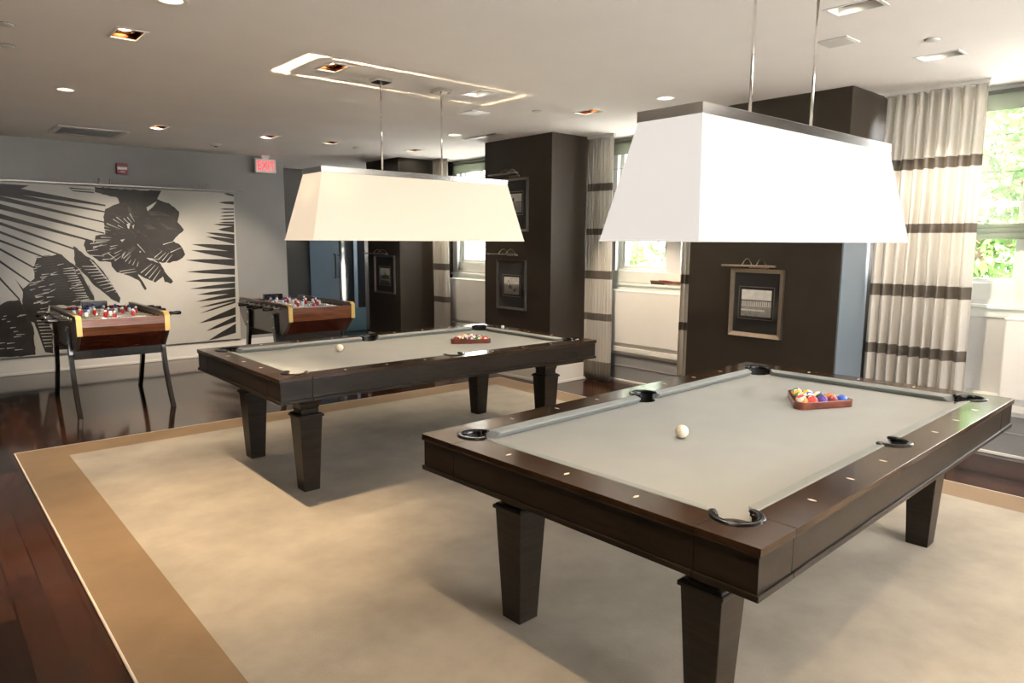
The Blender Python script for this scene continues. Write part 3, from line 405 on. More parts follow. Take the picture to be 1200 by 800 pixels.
GREY=[[(2.196,2.018),(2.227,1.988),(2.253,1.914),(2.243,1.84),(2.209,1.913)],[(2.416,1.941),(2.558,1.956),(2.718,1.884),(2.595,1.898),(2.453,1.895)],[(2.238,1.617),(2.284,1.664),(2.278,1.638),(2.253,1.606)],[(2.549,1.815),(2.668,1.752),(2.771,1.72),(2.646,1.718)],[(2.107,1.382),(2.231,1.51),(2.259,1.488),(2.163,1.36)],[(2.366,1.768),(2.427,1.791),(2.523,1.728),(2.422,1.715)],[(1.455,1.38),(1.576,1.113),(1.582,1.118),(1.462,1.385)],[(1.575,1.115),(1.597,0.875),(1.605,0.877),(1.583,1.116)],[(0.997,0.875),(1.101,0.492),(1.108,0.495),(1.003,0.878)],[(2.524,1.862),(2.567,1.84),(2.572,1.855),(2.525,1.864)],[(2.286,2.007),(2.318,1.973),(2.327,1.986),(2.287,2.009)],[(2.457,1.352),(2.535,1.263),(2.545,1.274),(2.459,1.353)],[(2.255,1.946),(2.308,1.913),(2.315,1.927),(2.255,1.948)],[(2.348,1.672),(2.389,1.623),(2.399,1.635),(2.35,1.673)],[(2.178,1.727),(2.252,1.651),(2.261,1.663),(2.179,1.728)],[(2.197,1.885),(2.31,1.864),(2.313,1.878),(2.197,1.888)],[(2.066,1.676),(2.147,1.648),(2.151,1.663),(2.066,1.678)],[(2.024,1.908),(2.112,1.858),(2.118,1.872),(2.025,1.91)],[(2.678,1.493),(2.817,1.462),(2.82,1.477),(2.679,1.495)],[(2.128,2.047),(2.195,2.016),(2.2,2.03),(2.129,2.049)],[(2.009,1.665),(2.048,1.644),(2.053,1.658),(2.01,1.667)],[(2.135,1.482),(2.204,1.451),(2.209,1.465),(2.136,1.484)],[(2.009,1.748),(2.074,1.693),(2.082,1.705),(2.01,1.75)],[(2.626,1.476),(2.687,1.454),(2.692,1.469),(2.627,1.478)],[(2.509,1.49),(2.562,1.432),(2.572,1.444),(2.511,1.492)],[(2.38,1.864),(2.433,1.849),(2.436,1.864),(2.38,1.866)],[(2.419,1.411),(2.523,1.35),(2.53,1.364),(2.419,1.413)],[(2.434,1.387),(2.522,1.322),(2.53,1.335),(2.435,1.389)],[(2.268,1.688),(2.318,1.668),(2.323,1.682),(2.269,1.69)],[(2.445,1.34),(2.523,1.296),(2.529,1.31),(2.445,1.342)],[(2.226,1.733),(2.32,1.681),(2.326,1.695),(2.227,1.735)],[(1.189,1.381),(1.336,1.394),(1.336,1.403),(1.189,1.384)],[(1.202,1.349),(1.349,1.362),(1.349,1.371),(1.202,1.352)],[(1.215,1.318),(1.363,1.33),(1.363,1.339),(1.215,1.321)],[(1.229,1.286),(1.377,1.298),(1.377,1.307),(1.229,1.289)],[(1.242,1.254),(1.391,1.266),(1.391,1.274),(1.242,1.257)],[(1.256,1.222),(1.404,1.233),(1.404,1.242),(1.255,1.225)],[(1.269,1.19),(1.418,1.201),(1.418,1.21),(1.269,1.193)],[(1.282,1.158),(1.432,1.168),(1.432,1.177),(1.282,1.161)],[(1.296,1.126),(1.446,1.136),(1.446,1.144),(1.296,1.128)],[(1.31,1.093),(1.46,1.103),(1.46,1.112),(1.31,1.096)],[(1.323,1.061),(1.474,1.07),(1.474,1.079),(1.323,1.064)],[(1.337,1.028),(1.488,1.037),(1.488,1.046),(1.337,1.031)],[(1.351,0.995),(1.502,1.004),(1.502,1.013),(1.351,0.998)],[(1.364,0.962),(1.517,0.971),(1.516,0.98),(1.364,0.965)],[(1.378,0.93),(1.531,0.938),(1.531,0.946),(1.378,0.932)],[(1.392,0.897),(1.545,0.904),(1.545,0.913),(1.392,0.899)],[(1.406,0.863),(1.559,0.871),(1.559,0.88),(1.406,0.866)],[(1.42,0.83),(1.574,0.837),(1.574,0.846),(1.42,0.833)]]
# ------------------------------------------------------------------ camera
CZ = 2.745          # ceiling height
YB = 9.97           # far wall
XW = 6.30           # window wall
cd = bpy.data.cameras.new('camera'); cam = bpy.data.objects.new('camera', cd); COL.objects.link(cam)
cd.sensor_width = 36; cd.lens = 822.72 / 1200 * 36; cd.clip_start = 0.05; cd.clip_end = 200
yaw, pitch, roll = 0.857974, 0.140871, 0.004773
F_ = Vector((math.cos(pitch) * math.cos(yaw), math.cos(pitch) * math.sin(yaw), -math.sin(pitch)))
R_ = Vector((math.sin(yaw), -math.cos(yaw), 0)); U_ = R_.cross(F_)
R2 = R_ * math.cos(roll) + U_ * math.sin(roll); U2 = U_ * math.cos(roll) - R_ * math.sin(roll)
mw = Matrix((R2, U2, -F_)).transposed().to_4x4(); mw.translation = (0, 0, 1.58224)
cam.matrix_world = mw
scene.camera = cam

# ------------------------------------------------------------------ room shell
X0, Y0 = -2.7, -2.7
b = MB(); b.box(X0, 6.6, Y0, 11.4, -0.12, 0); struct(b.build('floor', 'floor'), 'dark glossy walnut plank floor')

# recessed downlights: rectangular twin gimbals and round cans
RECT = [(1.09, 4.63, 'a'), (2.149, 8.106, 'b'), (3.263, 7.973, 'b'), (4.008, 7.939, 'b'), (2.33, 4.555, 'b'), (3.575, 4.545, 'w'),
        (5.127, 7.866, 'b'), (4.802, 4.512, 'b'), (3.70, 1.68, 'w'), (5.015, 1.73, 'w')]
ROUND = [(1.088, 6.614), (4.722, 6.456), (4.818, 3.677), (1.107, 3.845)]
RHX, RHY = 0.075, 0.122
holes = [(x - RHX, x + RHX, y - RHY, y + RHY) for x, y, k in RECT] + [(x - .055, x + .055, y - .055, y + .055) for x, y in ROUND]
xs = sorted({X0, 6.6} | {h[0] for h in holes} | {h[1] for h in holes}); ys = sorted({Y0, 11.4} | {h[2] for h in holes} | {h[3] for h in holes})
b = MB()
grid = {}
def vid(i, j):
    if (i, j) not in grid:
        grid[(i, j)] = len(b.v); b.v.append((xs[i], ys[j], CZ))
    return grid[(i, j)]
for i in range(len(xs) - 1):
    for j in range(len(ys) - 1):
        cx, cy = (xs[i] + xs[i + 1]) / 2, (ys[j] + ys[j + 1]) / 2
        if any(h[0] < cx < h[1] and h[2] < cy < h[3] for h in holes): continue
        b.f.append([vid(i, j), vid(i, j + 1), vid(i + 1, j + 1), vid(i + 1, j)]); b.mi.append(0); b.sm.append(False)
b.box(X0, 6.6, Y0, 11.4, CZ + 0.25, CZ + 0.4)
struct(b.build('ceiling', 'ceiling', fix=False), 'smooth white ceiling with recessed lights')

b = MB(); b.box(X0, 4.26, YB, YB + 0.15, 0, CZ + .3); struct(b.build('wall_back', 'wall_grey'), 'grey painted end wall behind the palm print')
b = MB(); b.box(X0 - .15, X0, Y0, YB + .15, 0, CZ + .3); struct(b.build('wall_left', 'wall_grey'))
b = MB()      # wall behind the camera with a wide window added for fill light
FW = [(1.5, 5.6)]
pv = X0 - .15
for a, c in FW:
    b.box(pv, a, Y0 - .15, Y0, 0, CZ + .3); b.box(a, c, Y0 - .15, Y0, 0, .30); b.box(a, c, Y0 - .15, Y0, 2.62, CZ + .3); pv = c
b.box(pv, 6.6, Y0 - .15, Y0, 0, CZ + .3)
struct(b.build('wall_front', 'wall_light'))
b = MB(); b.box(X0 - .15, 6.9, Y0 - 3.3, Y0 - .15, 2.72, 2.9)  # porch added out of view: blocks the sky, leaves the ground bounce
for x in (-2.5, 2.0, 6.6): b.box(x - .08, x + .08, Y0 - 3.2, Y0 - 3.04, -.45, 2.72)
struct(b.build('porch_sky_blocker', 'white_paint'), 'unseen porch roof added to block sky light outside the window behind')
# hallway beyond the end wall
HY = 11.2
b = MB(); b.box(4.11, 6.75, HY, HY + .15, 0, CZ + .3); b.box(4.11, 4.26, YB + .15, HY, 0, CZ + .3)
struct(b.build('wall_hallway', 'black_paint'), 'black painted hallway wall past the end wall')
# unseen opening added in the hallway's outer wall (daylight for the blue door)
b = MB()
b.box(6.6, 6.75, 9.6, HY, 0, 1.1); b.box(6.6, 6.75, 9.6, HY, 2.1, CZ + .3); b.box(6.6, 6.75, 9.6, 10.45, 1.1, 2.1); b.box(6.6, 6.75, 10.85, HY, 1.1, 2.1)
struct(b.build('wall_hallway_outer', 'wall_grey'))
# doors at the end of the hallway
d = thing('door_1', 'pale blue door leaf in the dark hallway', None, (5.43, HY - .03, 0)); struct(d)
MB().box(-.265, .265, -.022, .0, 0.01, 2.1).build('door_leaf', 'door_blue', d, .003)
h = MB(); h.tube([(.17, -.022, 1.36), (.17, -.075, 1.36), (.17, -.075, .96), (.17, -.022, .96)], .012); h.tube([(.25, -.022, 1.34), (.25, -.06, 1.34), (.25, -.06, .97), (.25, -.022, .97)], .010)
h.build('pull_handle', 'black_lacquer', d)
d = thing('door_2', 'dark glass door beside the pale blue door', None, (5.99, HY - .03, 0)); struct(d)
MB().box(-.28, .20, -.02, 0, .42, 2.1).build('glass_panel', 'black_glass', d, .002)
MB().box(-.28, .20, -.024, 0, .01, .42).build('kick_panel', 'teal', d, .002)
f = MB(); f.box(-.02, .05, -.028, 0, .42, 2.1); f.build('stile', 'door_blue', d, .002)

# window wall: piers between the bays, spandrels, heads
BAYS = [  # y0, y1, panes
    (6.72, 8.66, [(7.87, 8.50), (6.95, 7.58)]),
    (3.84, 5.57, [(4.77, 5.40), (3.98, 4.49)]),
    (0.30, 2.46, [(1.53, 2.29), (.50, 1.25)]),
    (-2.45, -0.9, [(-1.55, -1.0), (-2.3, -1.8)]),
]
GZ0, GZ1 = 1.285, 2.66
SZ = 1.10
xa, xb = XW, XW + .25
w = MB()
prev = Y0
edges = sorted((pa[0] - .05, pa[1] + .05) for bay in BAYS for pa in bay[2])
for a, c in edges:
    w.box(xa, xb, prev, a, 0, CZ + .3); prev = c
    w.box(xa, xb, a, c, 0, SZ + .06); w.box(xa, xb, a, c, GZ1 + .03, CZ + .3)
w.box(xa, xb, prev, 9.6, 0, CZ + .3)
struct(w.build('wall_window', 'wall_light'), 'window wall between the dark pillars')

def window(n, y0, y1, z0=GZ0, z1=GZ1):
    d = thing('window_%d' % n, 'painted sash window', None, (XW, 0, 0)); struct(d)
    f = MB(); e = .055
    xf0, xf1 = .06, .16
    f.box(xf0, xf1, y0 - .06, y0, z0, z1); f.box(xf0, xf1, y1, y1 + .06, z0, z1)
    f.box(xf0, xf1, y0 - .06, y1 + .06, z1, z1 + .06); f.box(xf0 - .02, xf1, y0 - .06, y1 + .06, SZ + .02, z0)
    f.build('window_frame', 'window_paint', d, .004)
    s = MB()
    for (za, zb, xo) in ((z0 + .001, 1.90, .0), (1.87, z1 - .001, .0405)):
        s.box(.07 + xo, .11 + xo, y0 + .001, y0 + .035, za, zb); s.box(.07 + xo, .11 + xo, y1 - .035, y1 - .001, za, zb)
        s.box(.07 + xo, .11 + xo, y0 + .035, y1 - .035, za, za + .035); s.box(.07 + xo, .11 + xo, y0 + .035, y1 - .035, zb - .035, zb)
    s.build('sash', 'window_paint', d, .003)
    g = MB(); g.box(.085, .089, y0 + .03, y1 - .03, z0 + .03, 1.875); g.box(.128, .132, y0 + .03, y1 - .03, 1.90, z1 - .03)
    g.build('glass_pane', 'glass', d)
k = 1
for bi, (y0, y1, panes) in enumerate(BAYS):
    for p in panes:
        window(k, *p); k += 1
    # one sill and apron for the bay
    b = MB(); b.box(XW - .035, XW + .07, y0, y1, SZ - .005, SZ + .025); b.box(XW - .012, XW + .01, y0, y1, SZ - .075, SZ - .005)
    if bi == 1: b.box(XW - .012, XW + .01, y0, y1, SZ + .03, SZ + .16)
    struct(b.build('windowsill', 'window_paint', bevel=.004))
    # skirting case under the bay
    b = MB(); b.box(XW - .13, XW, y0, y1, 0.0, .31); b.box(XW - .138, XW, y0, y1, .17, .185)
    struct(b.build('baseboard_bay', 'base_grey', bevel=.003), 'tall grey skirting under the window')
    b = MB(); b.box(XW - .17, XW, y0, y1, .345, .40); b.box(XW - .14, XW, y0, y1, .31, .345); b.box(XW - .135, XW, y0, y1, .40, .448); b.box(XW - .15, XW - .13, y0, y1, 0, .022)
    struct(b.build('trim_bay', 'white_paint', bevel=.004), 'white ledge over the grey skirting')

# pillars with cream skirting
PIL = [(5.37, 8.66, 9.56), (5.37, 5.57, 6.72), (5.47, 2.46, 3.84), (5.47, -.9, 0.30)]
for i, (x, y0, y1) in enumerate(PIL):
    b = MB(); b.box(x, XW, y0, y1, 0, CZ + .02); struct(b.build('pillar', 'pillar'), 'charcoal painted pillar between window bays')
    b = MB(); b.box(x - .018, XW - .14, y0 - .018, y1 + .018, 0, .20); b.box(x - .024, XW - .14, y0 - .024, y1 + .024, 0, .03)
    struct(b.build('baseboard_pillar', 'cream_paint', bevel=.004))
b = MB(); b.box(5.475, 5.945, 2.448, 2.462, .2, 2.0); struct(b.build('pillar_painted_reflection', 'side_panel', bevel=.002), 'daylight reflection painted blue grey on the side of the nearest pillar')  # flat panel stands in for daylight reflected on the pillar side
b = MB(); b.box(X0, 4.26, YB - .02, YB, 0, .20); b.box(X0, 4.27, YB - .028, YB, .0, .03); b.box(4.26, 4.275, YB - .02, YB + .15, 0, .2)
struct(b.build('baseboard_back', 'white_paint', bevel=.004))

# ------------------------------------------------------------------ outdoors
b = MB(); b.box(6.9, 60, -40, 60, -.7, -.45); b.box(-20, 6.9, -40, -3.2, -.7, -.45); struct(b.build('ground_outside', 'bounce_ground'), 'ground outside, made pale to bounce daylight indoors')
def tree(x, y, h, r, mat_, n, seed, label):
    rnd = random.Random(seed)
    t = thing('tree', label, 'tree', (x, y, -.46), 0, 'trees outside the windows')
    tr = MB(); tr.smooth = True
    tr.tube([(0, 0, 0), (.05, .02, h * .25), (-.04, .05, h * .5), (.0, .0, h * .85)], .13, 10)
    for k in range(7):
        a = rnd.uniform(0, 6.28); z = h * rnd.uniform(.25, .7)
        tr.tube([(0, 0, z), (math.cos(a) * r * .35, math.sin(a) * r * .35, z + h * .08), (math.cos(a) * r * .75, math.sin(a) * r * .75, z + h * .14)], .045, 6)
    tr.build('trunk', 'bark', t)
    lf = MB()
    cl = [(rnd.uniform(-1, 1) * r * .75, rnd.uniform(-1, 1) * r * .75, h * rnd.uniform(.22, .98), r * rnd.uniform(.28, .5)) for _ in range(34)]
    for k in range(n):
        c = rnd.choice(cl)
        d = Vector((rnd.gauss(0, 1), rnd.gauss(0, 1), rnd.gauss(0, .8))); d = d.normalized() * c[3] * rnd.uniform(.5, 1)
        p = Vector(c[:3]) + d
        s = rnd.uniform(.06, .12)
        u = Vector((rnd.gauss(0, 1), rnd.gauss(0, 1), rnd.gauss(0, 1))).normalized(); v = u.cross(Vector((rnd.gauss(0, 1), rnd.gauss(0, 1), rnd.gauss(0, 1)))).normalized()
        lf.add([p - u * s, p - v * s * .5, p + u * s, p + v * s * .5], [(0, 1, 2, 3)])
    lf.build('foliage', mat_, t, fix=False)
tree(11.5, 3.3, 7.0, 2.2, 'leaf_a', 8500, 1, 'pale green tree beyond the window at right')
tree(15.5, 6.4, 8.5, 2.6, 'leaf_b', 8500, 2, 'tall green tree set back between the windows')
tree(12.5, 10.3, 7.5, 2.2, 'leaf_a', 8500, 3, 'pale green tree beyond the middle window')
tree(17.0, 20.5, 8.0, 2.6, 'leaf_b', 3000, 4, 'green tree beyond the far window')

# ------------------------------------------------------------------ world daylight
wd = bpy.data.worlds.new('world'); scene.world = wd; wd.use_nodes = True
nt = wd.node_tree
bg = nt.nodes['Background']
bg.inputs['Color'].default_value = (1.0, 0.985, 0.985, 1); bg.inputs['Strength'].default_value = SKY
for bi, (y0, y1, panes) in enumerate(BAYS):
    L_ = bpy.data.lights.new('daylight_portal', 'AREA'); L_.shape = 'RECTANGLE'
    a = min(p[0] for p in panes); c = max(p[1] for p in panes)
    L_.size = GZ1 - GZ0; L_.size_y = c - a
    L_.cycles.is_portal = True
    o = bpy.data.objects.new('daylight_portal', L_); COL.objects.link(o)
    o.location = (XW + .26, (a + c) / 2, (GZ0 + GZ1) / 2)
    o.rotation_euler = Vector((-1, 0, 0)).to_track_quat('-Z', 'Y').to_euler()

ld = bpy.data.lights.new('sun', 'SUN'); ld.energy = SUN; ld.color = (1.0, .95, .88); ld.angle = R(1)
o = bpy.data.objects.new('sun', ld); COL.objects.link(o); o.location = (20, 0, 20)
o.rotation_euler = Vector((.12, -.45, -.9)).to_track_quat('-Z', 'Y').to_euler()
for a, c in FW:  # portal, frame and glass of the added fill window
    L_ = bpy.data.lights.new('daylight_portal', 'AREA'); L_.shape = 'RECTANGLE'; L_.size = c - a; L_.size_y = 2.32; L_.cycles.is_portal = True
    o = bpy.data.objects.new('daylight_portal', L_); COL.objects.link(o); o.location = ((a + c) / 2, Y0 - .16, 1.46)
    o.rotation_euler = Vector((0, 1, 0)).to_track_quat('-Z', 'Z').to_euler()
    d = thing('window_%d' % k, 'wide window added behind for fill light', None, ((a + c) / 2, Y0 - .08, 0)); struct(d); k += 1
    h = (c - a) / 2
    f = MB()
    for q in ((-h, -h + .06, .30, 2.62), (h - .06, h, .30, 2.62), (-.70, -.64, .3, 2.62), (.64, .70, .30, 2.62)): f.box(q[0], q[1], -.04, .04, q[2], q[3])
    f.box(-h, h, -.04, .04, .30, .36); f.box(-h, h, -.04, .04, 2.56, 2.62); f.build('window_frame', 'window_paint', d, .004)
    MB().box(-h + .03, h - .03, -.003, .003, .33, 2.59).build('glass_pane', 'glass', d)
# ------------------------------------------------------------------ pool tables
L, W, H = 2.6452, 1.4869, 0.80
T1, TH1 = (1.61167, 0.87776), R(2.2)
T2, TH2 = (1.55988, 3.82269), R(-0.1343)
def center(T, th):
    return (T[0] + math.cos(th) * L / 2 - math.sin(th) * W / 2, T[1] + math.sin(th) * L / 2 + math.cos(th) * W / 2)
C1, C2 = center(T1, TH1), center(T2, TH2)
RW, CB, BED = 0.135, 0.20, 0.765
def arc(cx, cy, r, a0, a1, n=14):
    return [(cx + r * math.cos(a0 + (a1 - a0) * i / n), cy + r * math.sin(a0 + (a1 - a0) * i / n)) for i in range(n + 1)]
# local frame: x in +-L/2, y in +-W/2
hx, hy = L / 2, W / 2
PC, PR = 0.160, 0.062      # corner pocket centre inset and radius
MC, MR = 0.138, 0.058      # side pocket
def flip(pts, sx, sy):
    p = [(x * sx, y * sy) for x, y in pts]
    return p if sx * sy > 0 else p[::-1]

def pool_table(label):
    t = thing('pool_table', label, 'pool table', (*C1, 0), TH1, 'grey felt pool tables')
    lip = 0.007
    # corner blocks (modelled at the -x,-y corner, mirrored)
    s_ = math.sqrt(PR ** 2 - (CB - PC) ** 2)
    top = [(-hx, -hy), (-hx + CB, -hy), (-hx + CB, -hy + PC - s_)] + arc(-hx + PC, -hy + PC, PR, math.atan2(-s_, CB - PC), math.atan2(CB - PC, -s_) - 2 * PI, 18) + [(-hx + PC - s_, -hy + CB), (-hx, -hy + CB)]
    g = 0.0022
    for sx in (1, -1):
        for sy in (1, -1):
            m = MB(); m.use('espresso_top')
            m.prism(flip(top, sx, sy), H - .022, H); m.use('espresso')
            m.prism(flip(top, sx, sy), H - .0262, H - .0222)
            o = lip
            side = [(-hx + o, -hy + o), (-hx + CB, -hy + o), (-hx + CB, -hy + .035), (-hx + .035, -hy + .035), (-hx + .035, -hy + CB), (-hx + o, -hy + CB)]
            m.prism(flip(side, sx, sy), .668, H - .026)
            side = [(-hx, -hy), (-hx + CB, -hy), (-hx + CB, -hy + .035), (-hx + .035, -hy + .035), (-hx + .035, -hy + CB), (-hx, -hy + CB)]
            m.prism(flip(side, sx, sy), .650, .668)
            m.build('corner_block', None, t, .003)
    # rails
    a = CB + g
    for sy in (1, -1):     # long rails with the side-pocket notch
        sm = math.sqrt(MR ** 2 - (RW - MC) ** 2)
        top = [(-hx + a, -hy), (hx - a, -hy), (hx - a, -hy + RW), (sm, -hy + RW)] + arc(0, -hy + MC, MR, math.atan2(RW - MC, sm), -PI - math.atan2(RW - MC, sm), 18)[1:-1] + [(-sm, -hy + RW), (-hx + a, -hy + RW)]
        m = MB(); m.use('espresso_top'); m.prism(flip(top, 1, sy), H - .022, H); m.use('espresso'); m.prism(flip(top, 1, sy), H - .0262, H - .0222)
        m.prism(flip([(-hx + a, -hy + lip), (hx - a, -hy + lip), (hx - a, -hy + .035), (-hx + a, -hy + .035)], 1, sy), .668, H - .026)
        m.prism(flip([(-hx + a, -hy), (hx - a, -hy), (hx - a, -hy + .035), (-hx + a, -hy + .035)], 1, sy), .650, .668)
        m.build('rail', None, t, .003)
    for sx in (1, -1):
        m = MB(); m.use('espresso_top'); m.prism(flip([(-hx, -hy + a), (-hx + RW, -hy + a), (-hx + RW, hy - a), (-hx, hy - a)][::-1], sx, 1), H - .022, H); m.use('espresso'); m.prism(flip([(-hx, -hy + a), (-hx + RW, -hy + a), (-hx + RW, hy - a), (-hx, hy - a)][::-1], sx, 1), H - .0262, H - .0222)
        m.prism(flip([(-hx + lip, -hy + a), (-hx + .035, -hy + a), (-hx + .035, hy - a), (-hx + lip, hy - a)], sx, 1), .668, H - .026)
        m.prism(flip([(-hx, -hy + a), (-hx + .035, -hy + a), (-hx + .035, hy - a), (-hx, hy - a)], sx, 1), .650, .668)
        m.build('rail', None, t, .003)
    # cabinet underside
    MB().box(-hx + .03, hx - .03, -hy + .03, hy - .03, .656, .70).build('cabinet_base', 'black_lacquer', t)
    # slate and cloth
    q = RW - .005
    out = []
    sc = math.sqrt(PR ** 2 - (PC - q) ** 2)
    cor = arc(-hx + PC, -hy + PC, PR, math.atan2(sc, q - PC), math.atan2(q - PC, sc), 10)
    # go round ccw: bottom-left corner arc goes from left edge to bottom edge through the inside of the table
    bl = arc(-hx + PC, -hy + PC, PR + .004, R(115), R(-25), 12)
    br = [(-x, y) for x, y in bl][::-1]; tr = [(-x, -y) for x, y in bl]; tl = [(x, -y) for x, y in bl][::-1]
    mb = arc(0, -hy + MC, MR + .003, R(178), R(2), 12); mt = [(-x, -y) for x, y in mb]
    out = bl + mb + br + tr + mt + tl
    m = MB(); m.prism(out, BED - .04, BED); m.build('bed_cloth', 'felt', t)
    # cushions: profile (u from rail edge inward, z)
    def cushion(length0, length1, cut0, cut1, T):
        prof = [(0, BED - .002), (0, H - .002), (.006, H + .001), (.046, H - .006), (.050, H - .011), (.026, BED - .002)]
        vs = []
        for (u, z) in prof: vs.append((length0 + cut0 * min(u / .05, 1), u, z))
        for (u, z) in prof: vs.append((length1 - cut1 * min(u / .05, 1), u, z))
        n = len(prof)
        fs = [list(range(n)), [n + i for i in range(n)][::-1]] + [(i, n + i, n + (i + 1) % n, (i + 1) % n) for i in range(n)]
        MB().add(vs, fs, T).build('cushion', 'cushion_felt', t, .003)
    e0 = .232
    for sy in (1, -1):
        for sx in (1, -1):
            T = Matrix.Diagonal((sx, sy, 1, 1)) @ Matrix.Translation((0, -hy + RW, 0))
            cushion(-hx + e0, -.068, .042, .014, T)
    for sx in (1, -1):
        T = Matrix.Diagonal((sx, 1, 1, 1)) @ Matrix.Translation((-hx + RW, 0, 0)) @ Matrix.Rotation(R(-90), 4, 'Z')
        cushion(-hy + e0, hy - e0, .042, .042, T)
    # pockets
    def pocket(cx, cy, r, ang, span):
        T = Matrix.Translation((cx, cy, 0)) @ Matrix.Rotation(ang, 4, 'Z')
        m = MB(); m.smooth = True
        m.lathe([(r - .001, H - .003), (r - .0015, .70), (r * .75, .665), (.001, .662)], 30, T, span, 2 * PI - span)
        m.lathe([(r - .0012, BED - .006), (r - .0015, .70), (r * .75, .665), (.001, .662)], 12, T, -span, span)
        # leather cheek facing the mouth
        p = m.build('pocket', 'rubber_black', t, fix=False)
        q = MB(); q.smooth = True
        pr = [(r - .006, H - .012), (r - .006, H + .002), (r - .001, H + .0055), (r + .012, H + .0065), (r + .019, H + .0035), (r + .021, H - .002)]
        q.lathe(pr, 34, T, span * .93, 2 * PI - span * .93)
        for s in (1, -1):
            aa = span * .93 * s
            q.sphere((cx + (r + .007) * math.cos(ang + aa), cy + (r + .007) * math.sin(ang + aa), H - .001), .0125, 12, 8, (1, 1, .55))
        q.build('pocket_rim', 'gunmetal', p)
    for sx in (1, -1):
        for sy in (1, -1):
            pocket(sx * (-hx + PC), sy * (-hy + PC), PR, math.atan2(sy, sx), R(62))
    for sy in (1, -1):
        pocket(0, sy * (-hy + MC), MR, math.atan2(sy, 0), R(72))
    # sights
    ys = (-.2925, 0, .2925); xs = (-.876, -.584, -.292, .292, .584, .876)
    lens = [(k / 4 - 1, 1 - (k / 4 - 1) ** 2) for k in range(8)] + [(1 - k / 4, -(1 - (1 - k / 4) ** 2)) for k in range(8)]
    for sx in (1, -1):
        for y in ys:
            m = MB(); m.prism([(sx * (hx - .070) + .015 * p, y + .0062 * q) for p, q in lens], H - .001, H + .0006); m.build('sight', 'ivory', t)
    for sy in (1, -1):
        for x in xs:
            m = MB(); m.prism([(x + .0062 * q, sy * (hy - .067) + .015 * p) for p, q in lens], H - .001, H + .0006); m.build('sight', 'ivory', t)
    # legs
    for sx in (1, -1):
        for sy in (1, -1):
            cx, cy = sx * (hx - .2841), sy * (hy - .295)
            T = Matrix.Translation((cx, cy, 0))
            m = MB()
            def fr(h0, z0, h1, z1): m.frustum((-h0, h0, -h0, h0, z0), (-h1, h1, -h1, h1, z1), T)
            fr(.052, .0132, .0745, .492); fr(.083, .492, .083, .508); fr(.077, .508, .070, .516)
            fr(.058, .516, .058, .545); fr(.058, .545, .066, .575); fr(.066, .575, .080, .600); fr(.080, .600, .080, .656)
            m.build('leg', 'espresso', t, .0025)
    return t
pt1 = pool_table('nearer espresso pool table with grey felt under the white lamp at right')
pt2 = dup(pt1); pt2.location = (*C2, 0); pt2.rotation_euler = (0, 0, TH2)
pt2['label'] = 'farther espresso pool table with grey felt, near the foosball tables'

# ------------------------------------------------------------------ balls and racks
BR = 0.0286
COLS = {1: (0.75, 0.42, 0.02), 2: (0.02, 0.09, 0.45), 3: (0.62, 0.035, 0.02), 4: (0.07, 0.03, 0.22), 5: (0.75, 0.17, 0.015), 6: (0.01, 0.16, 0.05), 7: (0.20, 0.015, 0.02), 8: (0.012, 0.012, 0.012)}
CNAME = {1: 'yellow', 2: 'blue', 3: 'red', 4: 'purple', 5: 'orange', 6: 'green', 7: 'maroon', 8: 'black'}
bm_cache = {}
def ball_proto(n):
    if n in bm_cache: return bm_cache[n]
    m = MB(); m.smooth = True; m.sphere((0, 0, 0), BR, 28, 18)
    if n == 0:
        o = m.build('cue_ball', ball_mat('cue_ball_ivory', None, False, True))
    else:
        c = COLS[(n - 1) % 8 + 1]
        o = m.build('billiard_ball', ball_mat('ball_%s_%s' % ('stripe' if n > 8 else 'solid', CNAME[(n - 1) % 8 + 1]), c, n > 8))
        for s in (1, -1):
            tm = text_mesh('number', str(n), .0125, 'head_black', o, .0001)
            for v in tm.data.vertices:   # wrap the numeral on the ball
                a, bb = v.co.x, v.co.y
                p = Vector((BR, a, bb)).normalized() * (BR + .0002)
                v.co = (p.x * s, p.y * s, p.z)
    bm_cache[n] = o
    o['_new'] = 1
    return o
def put_ball(n, x, y, z, rot, label, group=None):
    p = ball_proto(n)
    if p.get('_new'):
        del p['_new']; o = p
    else:
        o = dup(p)
    o.location = (x, y, z); o.rotation_euler = rot
    return tag(o, label, 'ball', group)
ZB = BED + BR
put_ball(0, 2.429, 1.71, ZB, (0, 0, 0), 'white cue ball alone on the nearer pool table')
put_ball(0, 2.415, 4.76, ZB, (0, 0, 0), 'white cue ball alone on the farther pool table')

